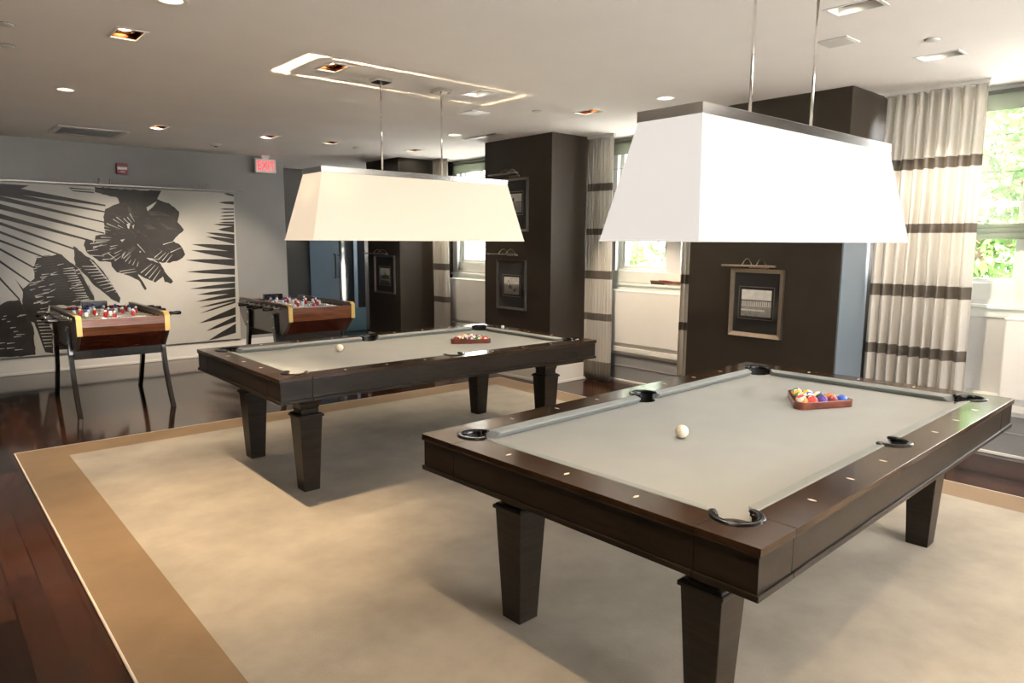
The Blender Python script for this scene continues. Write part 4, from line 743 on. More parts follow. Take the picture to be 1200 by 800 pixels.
def triangle(cx, cy, ang, label):
    t = thing('ball_rack', label, 'rack', (cx, cy, BED), ang)
    def tri(inr, rc, n=7):
        # rounded triangle, apex towards -x; inr = inradius of the straight sides
        pts = []
        for k in range(3):
            a = PI + k * 2 * PI / 3
            d = 2 * (inr - rc)
            c = (d * math.cos(a), d * math.sin(a))
            pts += arc(c[0], c[1], rc, a - PI / 3, a + PI / 3, n)
        return pts
    r_in = .2316 / (2 * math.sqrt(3)) + BR + .001
    ti, to = tri(r_in, BR + .0005), tri(r_in + .0135, BR + .008)
    n = len(ti); vs = []; fs = []
    for z in (0.0015, .038):
        vs += [(x, y, z) for x, y in to]; vs += [(x, y, z) for x, y in ti]
    for i in range(n):
        j = (i + 1) % n
        fs += [(i, j, 2 * n + j, 2 * n + i), (n + j, n + i, 3 * n + i, 3 * n + j), (2 * n + i, 2 * n + j, 3 * n + j, 3 * n + i), (j, i, n + i, n + j)]
    m = MB(); m.add(vs, fs); m.build('rack_frame', 'rack_wood', t, .002)
    for k in range(3):      # small end pegs under the sides
        a = k * 2 * PI / 3
        MB().cyl(((r_in + .007) * math.cos(a), (r_in + .007) * math.sin(a), .0), ((r_in + .007) * math.cos(a), (r_in + .007) * math.sin(a), .003), .005).build('glide', 'rubber_black', t)
    return t
def rack_balls(cx, cy, ang, rows, where, grp, seed):
    rnd = random.Random(seed)
    d = 2 * BR * 1.012; hgt = d * math.sqrt(3) / 2
    ca, sa = math.cos(ang), math.sin(ang)
    n = 0
    ROW = ['at the apex of', 'in the second row of', 'in the third row of', 'in the fourth row of', 'in the back row of']
    for i, row in enumerate(rows):
        for j, num in enumerate(row):
            lx = -4 * hgt * 2 / 3 + i * hgt; ly = (j - i / 2) * d      # j = 0 is the -y (window camera) side
            x, y = cx + ca * lx - sa * ly, cy + sa * lx + ca * ly
            back = Vector((-x, -y, 1.58 - BED)).normalized()
            q = back.to_track_quat('X', 'Z') @ Matrix.Rotation(rnd.uniform(-.8, .8), 3, 'Z').to_quaternion() @ Matrix.Rotation(rnd.uniform(-.7, .7), 3, 'Y').to_quaternion() @ Matrix.Rotation(rnd.uniform(-1.5, 1.5), 3, 'X').to_quaternion()
            c = CNAME[(num - 1) % 8 + 1]
            lab = ('%s striped ball ' % c if num > 8 else 'plain %s ball ' % c) + ROW[i] + ' the rack on the ' + where
            put_ball(num, x, y, ZB, q.to_euler(), lab, grp)
RK1 = (3.478, 1.656, R(4)); RK2 = (3.475, 4.552, R(0))
triangle(*RK1, 'red wooden triangle rack full of balls on the nearer pool table')
triangle(*RK2, 'red wooden triangle rack full of balls on the farther pool table')
# rows from apex (-x) to base; first entry lies on the near (-y) side
rack_balls(*RK1, [[13], [3, 11], [4, 15, 6], [7, 8, 10, 1], [2, 5, 12, 9, 14]], 'nearer table', 'racked balls on the nearer table', 5)
rack_balls(*RK2, [[7], [8, 11], [4, 13, 5], [6, 12, 1, 9], [3, 14, 15, 10, 2]], 'farther table', 'racked balls on the farther table', 6)

# chalk on the far end rail of the back table
def chalk(x, y, th, label):
    c = thing('chalk_cube', label, 'chalk', (x, y, H), th)
    m = MB(); m.box(-.011, .011, -.011, .011, 0, .018); m.build('paper_wrap', 'white_plastic', c, .0015)
    m = MB(); m.smooth = True; m.lathe([(.0001, .0165), (.005, .0172), (.009, .0195), (.0105, .0195), (.0108, .018)], 14); m.build('chalk_top', 'chalk', c)
chalk(C2[0] + hx - .065, C2[1] + .36, .4, 'small pale chalk cube on the far end rail of the back pool table')
# ------------------------------------------------------------------ pendant lamps over the tables
LZB, LZT = 1.590, 2.082
def pendant(loc, label, warm, power, up):
    t = thing('pendant_lamp', label, 'pendant lamp', (*loc, 0), 0, 'boxy shaded pendant lamps')
    bl, bw, tl, tw = .932, .2295, .8185, .146
    zs = LZT - .038
    s = MB(); th = .004
    # four sloping fabric sides, open below
    def ring(a, b_, z): return [(-a, -b_, z), (a, -b_, z), (a, b_, z), (-a, b_, z)]
    o0, o1 = ring(bl, bw, LZB), ring(tl, tw, zs)
    for i in range(4):
        j = (i + 1) % 4
        s.add([o0[i], o0[j], o1[j], o1[i]], [(0, 1, 2, 3)])
    s.build('shade', 'shade_warm' if warm else 'shade_white', t, fix=True)
    h = MB()
    for i in range(4):
        j = (i + 1) % 4
        h.tube([o0[i], o0[j]], .004, 6)
    h.build('hem', 'shade_warm' if warm else 'shade_white', t)
    f = MB()
    for (x0, x1, y0, y1) in ((-tl - .004, tl + .004, -tw - .004, -tw + .004), (-tl - .004, tl + .004, tw - .004, tw + .004), (-tl - .004, -tl + .004, -tw, tw), (tl - .004, tl + .004, -tw, tw)):
        f.box(x0, x1, y0, y1, zs - .002, LZT)
    f.build('top_band', 'band', t, .0015)
    # cover plate inside the band, a narrow slit left all round
    MB().box(-.764, .764, -.102, .102, zs + .010, zs + .016).build('cover_plate', 'white_plastic', t)
    f = MB()
    for q in ((-tl, tl, -tw, -.120), (-tl, tl, .120, tw), (-tl, -.800, -.120, .120), (.790, tl, -.120, .120)): f.box(*q, zs + .010, zs + .016)
    f.build('cover_rim', 'white_plastic', t)
    c = MB()
    for x in (-.74, 0, .74): c.box(x - .008, x + .008, -tw, tw, zs + .016, zs + .022)
    c.build('cross_bar', 'steel', t)
    for x in (-.2665, .2665):
        r = MB(); r.smooth = True; r.cyl((x, 0, zs + .016), (x, 0, CZ - .028), .0065, 12); r.build('rod', 'chrome', t)
        k = MB(); k.box(x - .062, x + .062, -.062, .062, CZ - .028, CZ); k.build('canopy', 'chrome', t, .002)
    col = (1.0, 0.86, 0.70) if warm else (1.0, 0.92, 0.84)
    for x in (-.70, .70):
        b_ = MB(); b_.smooth = True; b_.sphere((x, 0, 1.612), .014, 14, 10); bu = b_.build('bulb', 'lamp_warm' if warm else 'lamp_white', t)
        sgn = 1 if x > 0 else -1
        st = MB(); st.tube([(x - sgn * .016, 0, 1.612), (x - sgn * .10, 0, 1.63), (x - sgn * .12, 0, zs + .012)], .005, 8); st.build('bulb_holder', 'white_plastic', bu)
    for x in (-.64, -.32, 0, .32, .64):
        b_ = MB(); b_.smooth = True; b_.lathe([(.0001, 2.010), (.022, 2.014), (.030, 2.03), (.030, zs + .011)], 16, Matrix.Translation((x, 0, 0))); b_.build('down_lamp', 'lamp_warm' if warm else 'lamp_white', t)
        ld = bpy.data.lights.new('lamp_light', 'SPOT'); ld.energy = power; ld.color = col; ld.shadow_soft_size = .03; ld.spot_size = R(172); ld.spot_blend = .25
        o = bpy.data.objects.new('lamp_light', ld); COL.objects.link(o); o.parent = t; o.location = (x, 0, 1.965)
    if up:
        for x in (-.70, .70):
            ld = bpy.data.lights.new('slit_light', 'SPOT'); ld.energy = up * (1.7 if x < 0 else .45); ld.color = (1.0, .74, .44); ld.shadow_soft_size = .004; ld.spot_size = R(84); ld.spot_blend = .7
            o = bpy.data.objects.new('slit_light', ld); COL.objects.link(o); o.parent = t; o.location = (x, 0, 1.632); o.rotation_euler = (PI, 0, 0)
    return t
pendant((3.028, 1.668), 'large white boxy pendant lamp over the nearer pool table', False, P_NEAR, 0)
pendant((3.0, 4.63), 'large cream boxy pendant lamp over the farther pool table', True, P_FAR, P_UP)

# ------------------------------------------------------------------ recessed downlights
def spot(parent, loc, target, e, col, size, blend=.6, rad=.03):
    ld = bpy.data.lights.new('downlight_beam', 'SPOT'); ld.energy = e; ld.color = col; ld.spot_size = R(size); ld.spot_blend = blend; ld.shadow_soft_size = rad
    o = bpy.data.objects.new('downlight_beam', ld); COL.objects.link(o); o.parent = parent; o.location = loc
    d = Vector(target) - Vector(loc) - (parent.location if parent else Vector())
    o.rotation_euler = d.to_track_quat('-Z', 'Y').to_euler()
WARM = (1.0, 0.82, 0.62); HOT = (1.0, 0.75, 0.48); WW = (1.0, 0.86, 0.68)
RLAB = {0: 'twin recessed downlight with one lit head, alone at the upper left of the ceiling', 1: 'square recessed downlight by the air grille above the palm print',
        2: 'square recessed downlight in front of the exit sign', 3: 'square recessed downlight right of the exit sign, over the hallway side', 4: 'twin recessed downlight left of the chrome canopies of the farther lamp',
        5: 'bright twin recessed downlight right of the chrome canopies of the farther lamp', 6: 'square recessed downlight near the farthest pillar', 7: 'twin recessed downlight over the middle of the ceiling, before the second pillar',
        8: 'bright twin recessed downlight beside the rods of the nearer lamp', 9: 'bright twin recessed downlight in front of the wide curtain at right'}
def gimbal(i, x, y, k):
    t = thing('recessed_downlight', RLAB[i], 'ceiling light', (x, y, CZ), 0, 'rectangular twin recessed downlights')
    f = MB(); a, b_ = RHX + .006, RHY + .008; c, d = RHX - .008, RHY - .010
    for q in ((-a, a, -b_, -d), (-a, a, d, b_), (-a, -c, -d, d), (c, a, -d, d)): f.box(*q, -.004, .004)
    f.build('trim_frame', 'white_plastic', t, .001)
    r = MB()
    for q in ((-RHX, RHX, -RHY, -RHY + .003), (-RHX, RHX, RHY - .003, RHY), (-RHX, -RHX + .003, -RHY, RHY), (RHX - .003, RHX, -RHY, RHY)): r.box(*q, 0, .13)
    r.box(-RHX, RHX, -RHY, RHY, .13, .135)
    r.build('housing', 'amber' if k != 'w' else 'white_plastic', t)
    for n, yy in enumerate((-.06, .06)):
        h = MB(); h.smooth = True
        h.lathe([(.030, .10), (.050, .045), (.052, .03), (.047, .03), (.040, .05)], 20, Matrix.Translation((0, yy, 0)))
        hd = h.build('lamp_head', 'head_black' if (k == 'a' and n == 0) or n == 0 and k in 'bw' else 'amber', t, fix=False)
        g = MB(); g.smooth = True; g.lathe([(.0001, .036), (.03, .038), (.044, .046)], 20, Matrix.Translation((0, yy, 0)))
        lit = n == 1
        g.build('lamp_lens', ('lamp_white' if k == 'w' else 'lamp_warm') if lit else 'black_glass', hd)
    return t
for i, (x, y, k) in enumerate(RECT):
    t = gimbal(i, x, y, k)
    e, tgt = {0: (40, (1.1, 4.6, 0)), 1: (110, (2.15, 9.9, .9)), 2: (110, (3.2, 9.9, .7)), 3: (40, (4.0, 8.9, 0)), 4: (30, (2.2, 4.4, 0)), 5: (40, (3.8, 4.3, 0)),
              6: (60, (6.0, 8.2, .7)), 7: (170, (6.2, 4.9, .45)), 8: (30, (3.9, 1.6, 0)), 9: (120, (5.95, 2.0, 1.55))}[i]
    spot(t, (0, .06 if i != 8 else 0, .018), tgt, e * DL, WW if k == 'w' else WARM, {9: 55, 7: 46}.get(i, 62))
CLAB = ['round recessed downlight glowing over the foosball table at left', 'round recessed downlight glowing near the second pillar', 'round recessed downlight glowing left of the nearer lamp', 'round recessed downlight at the very top edge over the rug corner']
for i, (x, y) in enumerate(ROUND):
    t = thing('round_downlight', CLAB[i], 'ceiling light', (x, y, CZ), 0, 'round recessed downlights')
    m = MB(); m.smooth = True; m.lathe([(.056, .10), (.054, .0), (.060, -.004), (.082, -.003), (.085, .001)], 32); m.build('trim_ring', 'white_plastic', t, fix=False)
    m = MB(); m.smooth = True; m.lathe([(.0001, .012), (.04, .013), (.054, .016)], 24); m.build('lamp_lens', 'lamp_warm', t)
    spot(t, (0, 0, -.006), (x, y, 0), (170, 60, 60, 210)[i] * DL, WARM if i < 3 else HOT, (80, 80, 80, 62)[i], .8)
# unseen round downlights added over the near part of the room for warm fill
for x, y in ((1.1, 1.08), (1.1, -1.7), (-1.4, 6.6), (-1.4, 3.85), (-1.4, 1.08), (-1.4, -1.7), (4.82, .9), (3.0, -1.7), (3.0, .2)):
    t = thing('round_downlight', 'added round downlight in the ceiling near the camera, for warm fill', 'ceiling light', (x, y, CZ), 0, 'added round downlights over the near part of the room')
    m = MB(); m.smooth = True; m.lathe([(.054, -.001), (.060, -.004), (.082, -.003), (.085, .001)], 32); m.build('trim_ring', 'white_plastic', t, fix=False)
    m = MB(); m.smooth = True; m.lathe([(.0001, -.0015), (.054, -.001)], 24); m.build('lamp_lens', 'lamp_warm', t)
    spot(t, (0, 0, -.008), (x, y, 0), (95 if (x, y) == (1.1, 1.08) else 45) * DL, HOT, 95, .8)

# ------------------------------------------------------------------ small ceiling fittings
t = thing('air_grille', 'white louvred air grille in the ceiling above the palm print', 'air vent', (1.66, 9.0, CZ))
f = MB()
for q in ((-.33, .33, -.34, -.28), (-.33, .33, .28, .34), (-.33, -.28, -.28, .28), (.28, .33, -.28, .28)): f.box(*q, -.010, 0)
f.build('grille_frame', 'vent_white', t, .002)
MB().box(-.28, .28, -.28, .28, -.003, -.001).build('dark_opening', 'base_grey', t)
for k in range(9):
    y = -.25 + k * .0625
    MB().add([(-.28, y - .022, -.010), (.28, y - .022, -.010), (.28, y + .016, -.003), (-.28, y + .016, -.003), (-.28, y - .022, -.0085), (.28, y - .022, -.0085), (.28, y + .016, -.0015), (-.28, y + .016, -.0015)],
             [(0, 3, 2, 1), (4, 5, 6, 7), (0, 1, 5, 4), (1, 2, 6, 5), (2, 3, 7, 6), (3, 0, 4, 7)]).build('louvre', 'vent_white', t)
def plate(x, y, sx, sy, label, gx):
    t = thing('speaker_plate', label, 'ceiling plate', (x, y, CZ), 0, 'white square ceiling plates')
    m = MB(); m.box(-sx, sx, -sy, sy, -.007, 0); m.build('plate_frame', 'vent_white', t, .002)
    m = MB(); m.box(-sx + .014, sx - .014, -sy + .014, sy - .014, -.0085, -.006)
    m.build('mesh_cover', gx, t, .001)
plate(4.235, 2.01, .085, .09, 'white square plate in the ceiling behind the nearer lamp rods', 'vent_white')
plate(4.06, 5.245, .10, .11, 'white square plate in the ceiling below the twin downlight of the farther lamp', 'vent_white')
t = thing('linear_vent', 'narrow dark slot vent in the ceiling before the second pillar', 'air vent', (5.02, 6.33, CZ))
m = MB(); m.box(-.07, .07, -.30, .30, -.006, 0); m.build('vent_frame', 'vent_white', t, .001)
m = MB(); m.box(-.06, -.02, -.28, .28, -.0075, -.005); m.build('slot', 'slot_dark', t)
t = thing('smoke_detector', 'round white smoke detector on the ceiling left of the exit sign', 'smoke detector', (3.0, 8.97, CZ))
m = MB(); m.smooth = True; m.lathe([(.07, 0), (.07, -.012), (.052, -.03), (.0001, -.036)], 28); m.build('housing', 'vent_white', t)
m = MB(); m.smooth = True; m.lathe([(.020, -.034), (.018, -.040), (.0001, -.041)], 16); m.build('sensor_cap', 'slot_dark', t)
SPL = [(4.592, 1.631, 'in the ceiling by the bright twin downlight before the wide curtain'), (4.427, 4.797, 'near the middle of the ceiling'), (4.444, 8.161, 'in the ceiling far back near the hallway'), (.543, 4.858, 'at the left edge of the ceiling, upper of two'), (.595, 5.374, 'at the left edge of the ceiling, lower of two')]
for x, y, w in SPL:
    t = thing('ceiling_sprinkler', 'small round sprinkler disc ' + w, 'sprinkler', (x, y, CZ), 0, 'ceiling sprinkler covers')
    m = MB(); m.smooth = True; m.lathe([(.040, 0), (.040, -.005), (.034, -.009), (.0001, -.009)], 24); m.build('cover_disc', 'vent_white', t)
    m = MB(); m.lathe([(.043, .001), (.043, -.002), (.036, -.002)], 24); m.build('gap_ring', 'slot_dark', t)

# exit sign and fire alarm
t = thing('exit_sign', 'lit red EXIT sign hanging from the ceiling by the hallway', 'exit sign', (3.93, 9.80, 0), R(0))
m = MB(); m.box(-.06, .06, -.03, .03, CZ - .022, CZ); m.box(-.045, .045, -.012, .012, CZ - .05, CZ - .02); m.build('mount', 'white_plastic', t, .003)
m = MB(); m.box(-.145, .145, -.022, .022, CZ - .235, CZ - .045); m.build('housing', 'white_plastic', t, .006)
m = MB(); m.box(-.128, .128, -.0255, -.021, CZ - .222, CZ - .060); m.build('lit_face', 'exit_face', t, .002)
tx = text_mesh('letters', 'EXIT', .175, 'exit_red', t, .001); tx.scale = (.70, 1.0, 1); tx.rotation_euler = (R(90), 0, 0); tx.location = (0, -.0275, CZ - .141)
t = thing('fire_alarm', 'red fire alarm unit with white lens on the grey wall', 'fire alarm', (2.17, YB, 2.458))
m = MB(); m.box(-.064, .064, -.05, 0, -.064, .064); m.build('housing', 'alarm_red', t, .006)
m = MB(); m.box(-.055, .055, -.056, -.048, -.012, .022); m.build('lens', 'white_plastic', t, .004)
tx = text_mesh('lettering', 'FIRE', .030, 'white_plastic', t, .0008); tx.rotation_euler = (R(90), 0, 0); tx.location = (0, -.051, -.036)

# ------------------------------------------------------------------ palm print on the end wall
t = thing('wall_print', 'huge black and white palm leaf print on the grey end wall', 'wall art', (0, YB, 0))
m = MB(); m.box(.30, 3.525, -.045, 0, .215, 2.225); m.build('panel', 'canvas', t, .003)
m = MB()
def clipx(P): return [(min(max(x, .302), 3.523), min(max(z, .217), 2.223)) for x, z in P]
for lst, mt, off in ((DARK, 'ink', .0462), (GREY, 'ink_grey', .0470), (WHITE, 'canvas', .0474)):
    m.use(mt)
    for k, P in enumerate(lst):
        P = clipx(P); dy = -off - (k % 9) * .00005
        m.add([(x, dy, z) for x, z in P], [list(range(len(P)))])
pr = m.build('printed_leaves', None, t, fix=False)
bm = bmesh.new(); bm.from_mesh(pr.data); bmesh.ops.triangulate(bm, faces=bm.faces, ngon_method='EAR_CLIP'); bm.to_mesh(pr.data); bm.free()
t = thing('gallery_light', 'thin metal picture light bar over the palm print', 'picture light', (0, YB, 2.245))
m = MB(); m.box(.25, 3.60, -.165, -.145, -.010, .006); m.build('light_bar', 'pewter', t, .002)
for x in (.72, .84, 1.90, 2.02, 3.035, 3.17):
    pts = [(x, -.155 + .155 * k / 12, .006 + .075 * math.sin(PI * k / 12)) for k in range(13)]
    m = MB(); m.smooth = True; m.tube(pts, .004, 8); m.build('arm', 'pewter', t)

# ------------------------------------------------------------------ framed photographs on the pillars
def framed(x, yc, zc, w, h, frame_mat, label, photo, pw, ph, pz=0.0):
    t = thing('framed_photo', label, 'framed picture', (x, yc, zc), R(-90), 'framed black and white photographs on the pillars')
    # local: picture faces -y, width along x
    m = MB(); fw = .034 if frame_mat != 'pewter' else .027
    def bar(p0, p1, p2, p3):
        # mitred moulding from outer to inner edge: p0,p1 outer; p2,p3 inner
        z0, z1, zi = -.0, -.032, -.020
        vs = [(p0[0], 0, p0[1]), (p1[0], 0, p1[1]), (p1[0], z1, p1[1]), (p0[0], z1, p0[1]), (p3[0], 0, p3[1]), (p2[0], 0, p2[1]), (p2[0], zi, p2[1]), (p3[0], zi, p3[1])]
        m.add(vs, [(0, 1, 2, 3), (3, 2, 6, 7), (7, 6, 5, 4), (4, 5, 1, 0), (0, 3, 7, 4), (1, 5, 6, 2)])
    a, b_ = w / 2, h / 2
    O = [(-a, -b_), (a, -b_), (a, b_), (-a, b_)]; I = [(-a + fw, -b_ + fw), (a - fw, -b_ + fw), (a - fw, b_ - fw), (-a + fw, b_ - fw)]
    for k in range(4): bar(O[k], O[(k + 1) % 4], I[(k + 1) % 4], I[k])
    m.build('frame', frame_mat, t)
    MB().box(-a + fw - .002, a - fw + .002, -.010, -.004, -b_ + fw - .002, b_ - fw + .002).build('mat_board', 'mat_black', t)
    m = MB(); fx, fz = pw / 2 + .028, ph / 2 + .028
    for q in ((-fx, fx, pz - fz, pz - fz + .007), (-fx, fx, pz + fz - .007, pz + fz), (-fx, -fx + .007, pz - fz, pz + fz), (fx - .007, fx, pz - fz, pz + fz)): m.box(q[0], q[1], -.0135, -.009, q[2], q[3])
    m.build('fillet', 'pewter', t)
    m = MB(); m.use('photo_white'); m.box(-pw / 2, pw / 2, -.012, -.009, pz - ph / 2, pz + ph / 2)
    photo(m, pw, ph, pz)
    m.build('photograph', None, t)
    return t
def q2(m, x0, x1, z0, z1, d=.0126): m.box(x0, x1, -d, -.011, z0, z1)
def ph_pier(m, w, h, z):
    m.use('photo_mid'); q2(m, -w / 2, w / 2, z - h / 2, z - h * .12)
    m.use('photo_dark'); q2(m, -w / 2, w / 2, z + h * .08, z + h * .12, .0130)
    for k in range(15): q2(m, -w / 2 + w * (k + .3) / 15, -w / 2 + w * (k + .55) / 15, z - h * .10, z + h * .09, .0134)
    m.use('photo_white'); q2(m, -w / 2, w * .3, z - h * .30, z - h * .24, .0130)
def ph_group(seed):
    def f(m, w, h, z):
        rnd = random.Random(seed)
        m.use('photo_mid'); q2(m, -w / 2, w / 2, z - h / 2, z + h * .1)
        for k in range(11):
            x = rnd.uniform(-.4, .4) * w; s = rnd.uniform(.07, .13) * h; zz = z + rnd.uniform(-.3, .25) * h
            m.use(rnd.choice(['photo_dark', 'photo_dark', 'photo_white', 'photo_mid']))
            P = [(x + s * .7 * math.cos(a * PI / 5), zz + s * (1.2 if a > 5 else .9) * math.sin(a * PI / 5)) for a in range(10)]
            d = .0128 + k * .0001
            P = [(min(max(p, -w / 2), w / 2), min(max(q, z - h / 2), z + h / 2)) for p, q in P]
            m.add([(p, -d, q) for p, q in P], [list(range(10))])
    return f
def ph_peak(m, w, h, z):
    m.use('photo_mid'); q2(m, -w / 2, w / 2, z - h / 2, z + h * .05)
    m.use('photo_dark')
    for pts in ([(-.45, -.2), (-.2, .05), (-.05, .02), (.02, .30), (.10, .05), (.3, .08), (.48, -.2)], [(-.5, -.5), (.5, -.5), (.45, -.32), (-.4, -.28)]):
        m.add([(p * w, -.0130, z + q * h) for p, q in pts], [list(range(len(pts)))])
def pic_light(x, yc, z, w, frame, label):
    t = thing('picture_light', label, 'picture light', (x, yc, z), R(-90), 'picture lights above the framed photographs')
    m = MB(); m.box(-w / 2, w / 2, -.185, -.155, -.008, .008); m.build('lamp_tube', frame, t, .004)
    for s in (-.06, .07):
        pts = [(s, -.002 - .168 * k / 14, -.005 + .062 * math.sin(PI * k / 14)) for k in range(15)]
        m = MB(); m.smooth = True; m.tube(pts, .0045, 8); m.build('arm', frame, t)
    m = MB(); m.box(-.085, .095, -.010, 0, -.022, -.002); m.build('wall_plate', frame, t, .002)
framed(5.47, 3.148, 1.076, .485, .578, 'brass_pale', 'gold framed photo of a long pier on the pillar below the nearer lamp', ph_pier, .275, .225, .0)
pic_light(5.47, 3.148, 1.395, .49, 'brass_pale', 'gold picture light over the pier photo on the nearest pillar')
framed(5.37, 6.213, 1.087, .507, .574, 'pewter', 'pewter framed group photo, the lower one on the second pillar', ph_group(3), .265, .20, -.01)
pic_light(5.37, 6.213, 1.442, .51, 'pewter', 'pewter picture light over the lower photo on the second pillar')
framed(5.37, 6.185, 2.00, .50, .60, 'pewter', 'pewter framed photo partly behind the farther lamp, the upper one on the second pillar', ph_group(8), .28, .21, .02)
pic_light(5.37, 6.19, 2.335, .50, 'pewter', 'pewter picture light over the upper photo on the second pillar')
framed(5.37, 9.066, 1.10, .56, .555, 'pewter', 'dark framed photo of a peak, on the farthest pillar by the hallway', ph_peak, .27, .225, -.02)
pic_light(5.37, 9.066, 1.405, .62, 'pewter', 'picture light over the photo on the farthest pillar')

# ------------------------------------------------------------------ curtains
def curtain(x, y0, y1, label, folds, amp, seed, zb=.02, lean=0.0):
    rnd = random.Random(seed)
    t = thing('curtain', label, 'curtain', (x, 0, 0), 0, 'banded grey curtains')
    n = folds * 14; zs = [zb + (CZ - .03 - zb) * k / 26 for k in range(27)]
    ph = [rnd.uniform(-.5, .5) for _ in range(folds + 2)]; am = [rnd.uniform(.65, 1.25) for _ in range(folds + 2)]
    vs = []; fs = []
    for z in zs:
        h = z / CZ
        for i in range(n + 1):
            u = i / n; f = u * folds; k = int(f); fr = f - k
            a0 = am[k] * (1 - fr) + am[k + 1] * fr; p0 = ph[k] * (1 - fr) + ph[k + 1] * fr
            sp = 1 + .07 * (1 - h)
            y = (y0 + y1) / 2 + ((y0 + (y1 - y0) * u) - (y0 + y1) / 2) * sp + .010 * math.sin(f * 2 * PI * 2 + p0 * 3 + z) * (1 - h) 
            xx = amp * a0 * (.75 + .35 * (1 - h)) * math.sin(f * 2 * PI + p0 * (1.5 - h)) + .008 * math.sin(z * 2.1 + f * 1.7) - lean * (1 - h)
            vs.append((xx, y, z))
    w = n + 1
    for j in range(len(zs) - 1):
        for i in range(n): fs.append((j * w + i, j * w + i + 1, (j + 1) * w + i + 1, (j + 1) * w + i))
    m = MB(); m.smooth = True; m.add(vs, fs); o = m.build('curtain_cloth', 'curtain', t, fix=False)
    sd = o.modifiers.new('thickness', 'SOLIDIFY'); sd.thickness = .003
    m = MB(); m.box(-.018, .018, y0 - .02, y1 + .02, CZ - .028, CZ); m.build('track', 'vent_white', t, .002)
    for i in range(folds + 1):
        y = y0 + (y1 - y0) * i / folds
        m = MB(); m.box(-.006, .006, y - .006, y + .006, CZ - .040, CZ - .02); m.build('glider', 'vent_white', t)
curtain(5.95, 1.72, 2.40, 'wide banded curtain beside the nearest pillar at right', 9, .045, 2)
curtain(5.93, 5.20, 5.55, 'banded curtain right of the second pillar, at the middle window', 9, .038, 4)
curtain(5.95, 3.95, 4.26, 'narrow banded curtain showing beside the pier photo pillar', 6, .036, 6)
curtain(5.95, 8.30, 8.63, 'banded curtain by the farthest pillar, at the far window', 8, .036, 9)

# sheer roman shades drawn half down in the window bays
def sheer(y0, y1, zb, label, seams):
    t = thing('roman_shade', label, 'window shade', (XW - .03, 0, 0), 0, 'sheer roman shades')
    m = MB(); m.box(-.006, .006, y0, y1, 2.565, 2.685); m.box(-.03, .03, y0, y1, 2.685, 2.71); m.build('valance', 'valance', t)
    m = MB(); m.add([(.0, y0, zb + .03), (.0, y1, zb + .03), (.0, y1, 2.57), (.0, y0, 2.57)], [(0, 1, 2, 3)]); m.build('sheer_cloth', 'sheer', t)
    for z in seams:
        m = MB(); m.cyl((-.003, y0, z), (-.003, y1, z), .0035, 6); m.build('batten', 'base_grey', t)
    m = MB(); m.smooth = True
    for k, (z, r) in enumerate(((zb + .015, .026), (zb + .055, .022), (zb + .09, .016))):
        m.lathe([(.0001, 0), (r, 0), (r * 1.05, (y1 - y0) * .3), (r * .95, (y1 - y0) * .7), (r, y1 - y0), (.0001, y1 - y0)], 12, Matrix.Translation((.0, y0, z)) @ Matrix.Rotation(R(-90), 4, 'X') @ Matrix.Diagonal((.7, 1, 1, 1)))
    m.build('gathered_hem', 'valance', t)
sheer(.34, 2.42, 1.63, 'sheer roman shade in the window at right beside the wide curtain', (2.387, 2.119))
sheer(3.90, 5.52, 1.75, 'sheer roman shade in the middle window behind the nearer lamp', (2.41, 2.16))
sheer(6.76, 8.62, 1.95, 'sheer roman shade in the far window behind the farther lamp', (2.40, 2.16))

# ------------------------------------------------------------------ radiator covers
def rad_cover(y0, y1, label):
    t = thing('radiator_cover', label, 'radiator cover', (XW, (y0 + y1) / 2, 0), 0, 'white radiator covers under the windows')
    h = (y1 - y0) / 2
    m = MB(); m.box(-.165, -.145, -h, h, .445, 1.03); m.build('front_panel', 'white_paint', t, .004)
    for s in (-1, 1): m = MB(); m.box(-.146, -.003, s * h - .01, s * h + .01, .445, 1.03); m.build('side_panel', 'white_paint', t, .002)
    m = MB(); m.box(-.168, -.003, -h - .012, h + .012, 1.026, 1.045); m.build('top_board', 'white_paint', t, .004)
rad_cover(3.90, 5.45, 'white radiator cover under the middle window')
rad_cover(.40, 1.515, 'white radiator cover at the right edge, beyond the nearer pool table')
rad_cover(6.82, 8.62, 'white radiator cover under the far window')

# table brush lying on the middle sill
t = thing('table_brush', 'dark red wooden table brush lying on the middle windowsill', 'brush', (XW - .07, 4.63, 1.045), R(90))
t.location = (XW - .012, 4.715, SZ + .0252)
m = MB(); m.smooth = True
m.lathe([(.0001, -.20), (.014, -.195), (.017, -.16), (.013, -.12), (.018, -.05), (.022, .02), (.020, .09), (.0001, .10)], 16, Matrix.Translation((0, 0, .028)) @ Matrix.Rotation(R(90), 4, 'Y'))
m.build('wood_handle', 'rack_wood', t)
m = MB(); m.box(.0, .20, -.016, .016, .022, .042); m.build('brush_back', 'rack_wood', t, .005)
m = MB(); m.box(.02, .19, -.014, .014, 0, .022); m.build('bristles', 'bristle', t)

# ------------------------------------------------------------------ rug
t = thing('area_rug', 'large beige rug with a tan border under both pool tables', 'rug', (0, 0, 0))
x0, x1, y0, y1 = .505, 5.18, -.10, 6.215
bi = .302
m = MB(); m.box(x0 + bi, x1 - bi, y0 + bi, y1 - bi, .0, .013); m.build('rug_field', 'rug_field', t)
m = MB()
for q in ((x0, x1, y1 - bi, y1), (x0, x1, y0, y0 + bi), (x0, x0 + bi, y0 + bi, y1 - bi), (x1 - bi, x1, y0 + bi, y1 - bi)): m.box(*q, 0, .013)
m.build('rug_border', 'rug_border', t)
m = MB(); m.tube([(x0, y0, .007), (x1, y0, .007), (x1, y1, .007), (x0, y1, .007), (x0, y0, .007)], .0075, 8); m.build('bound_edge', 'rug_edge', t)

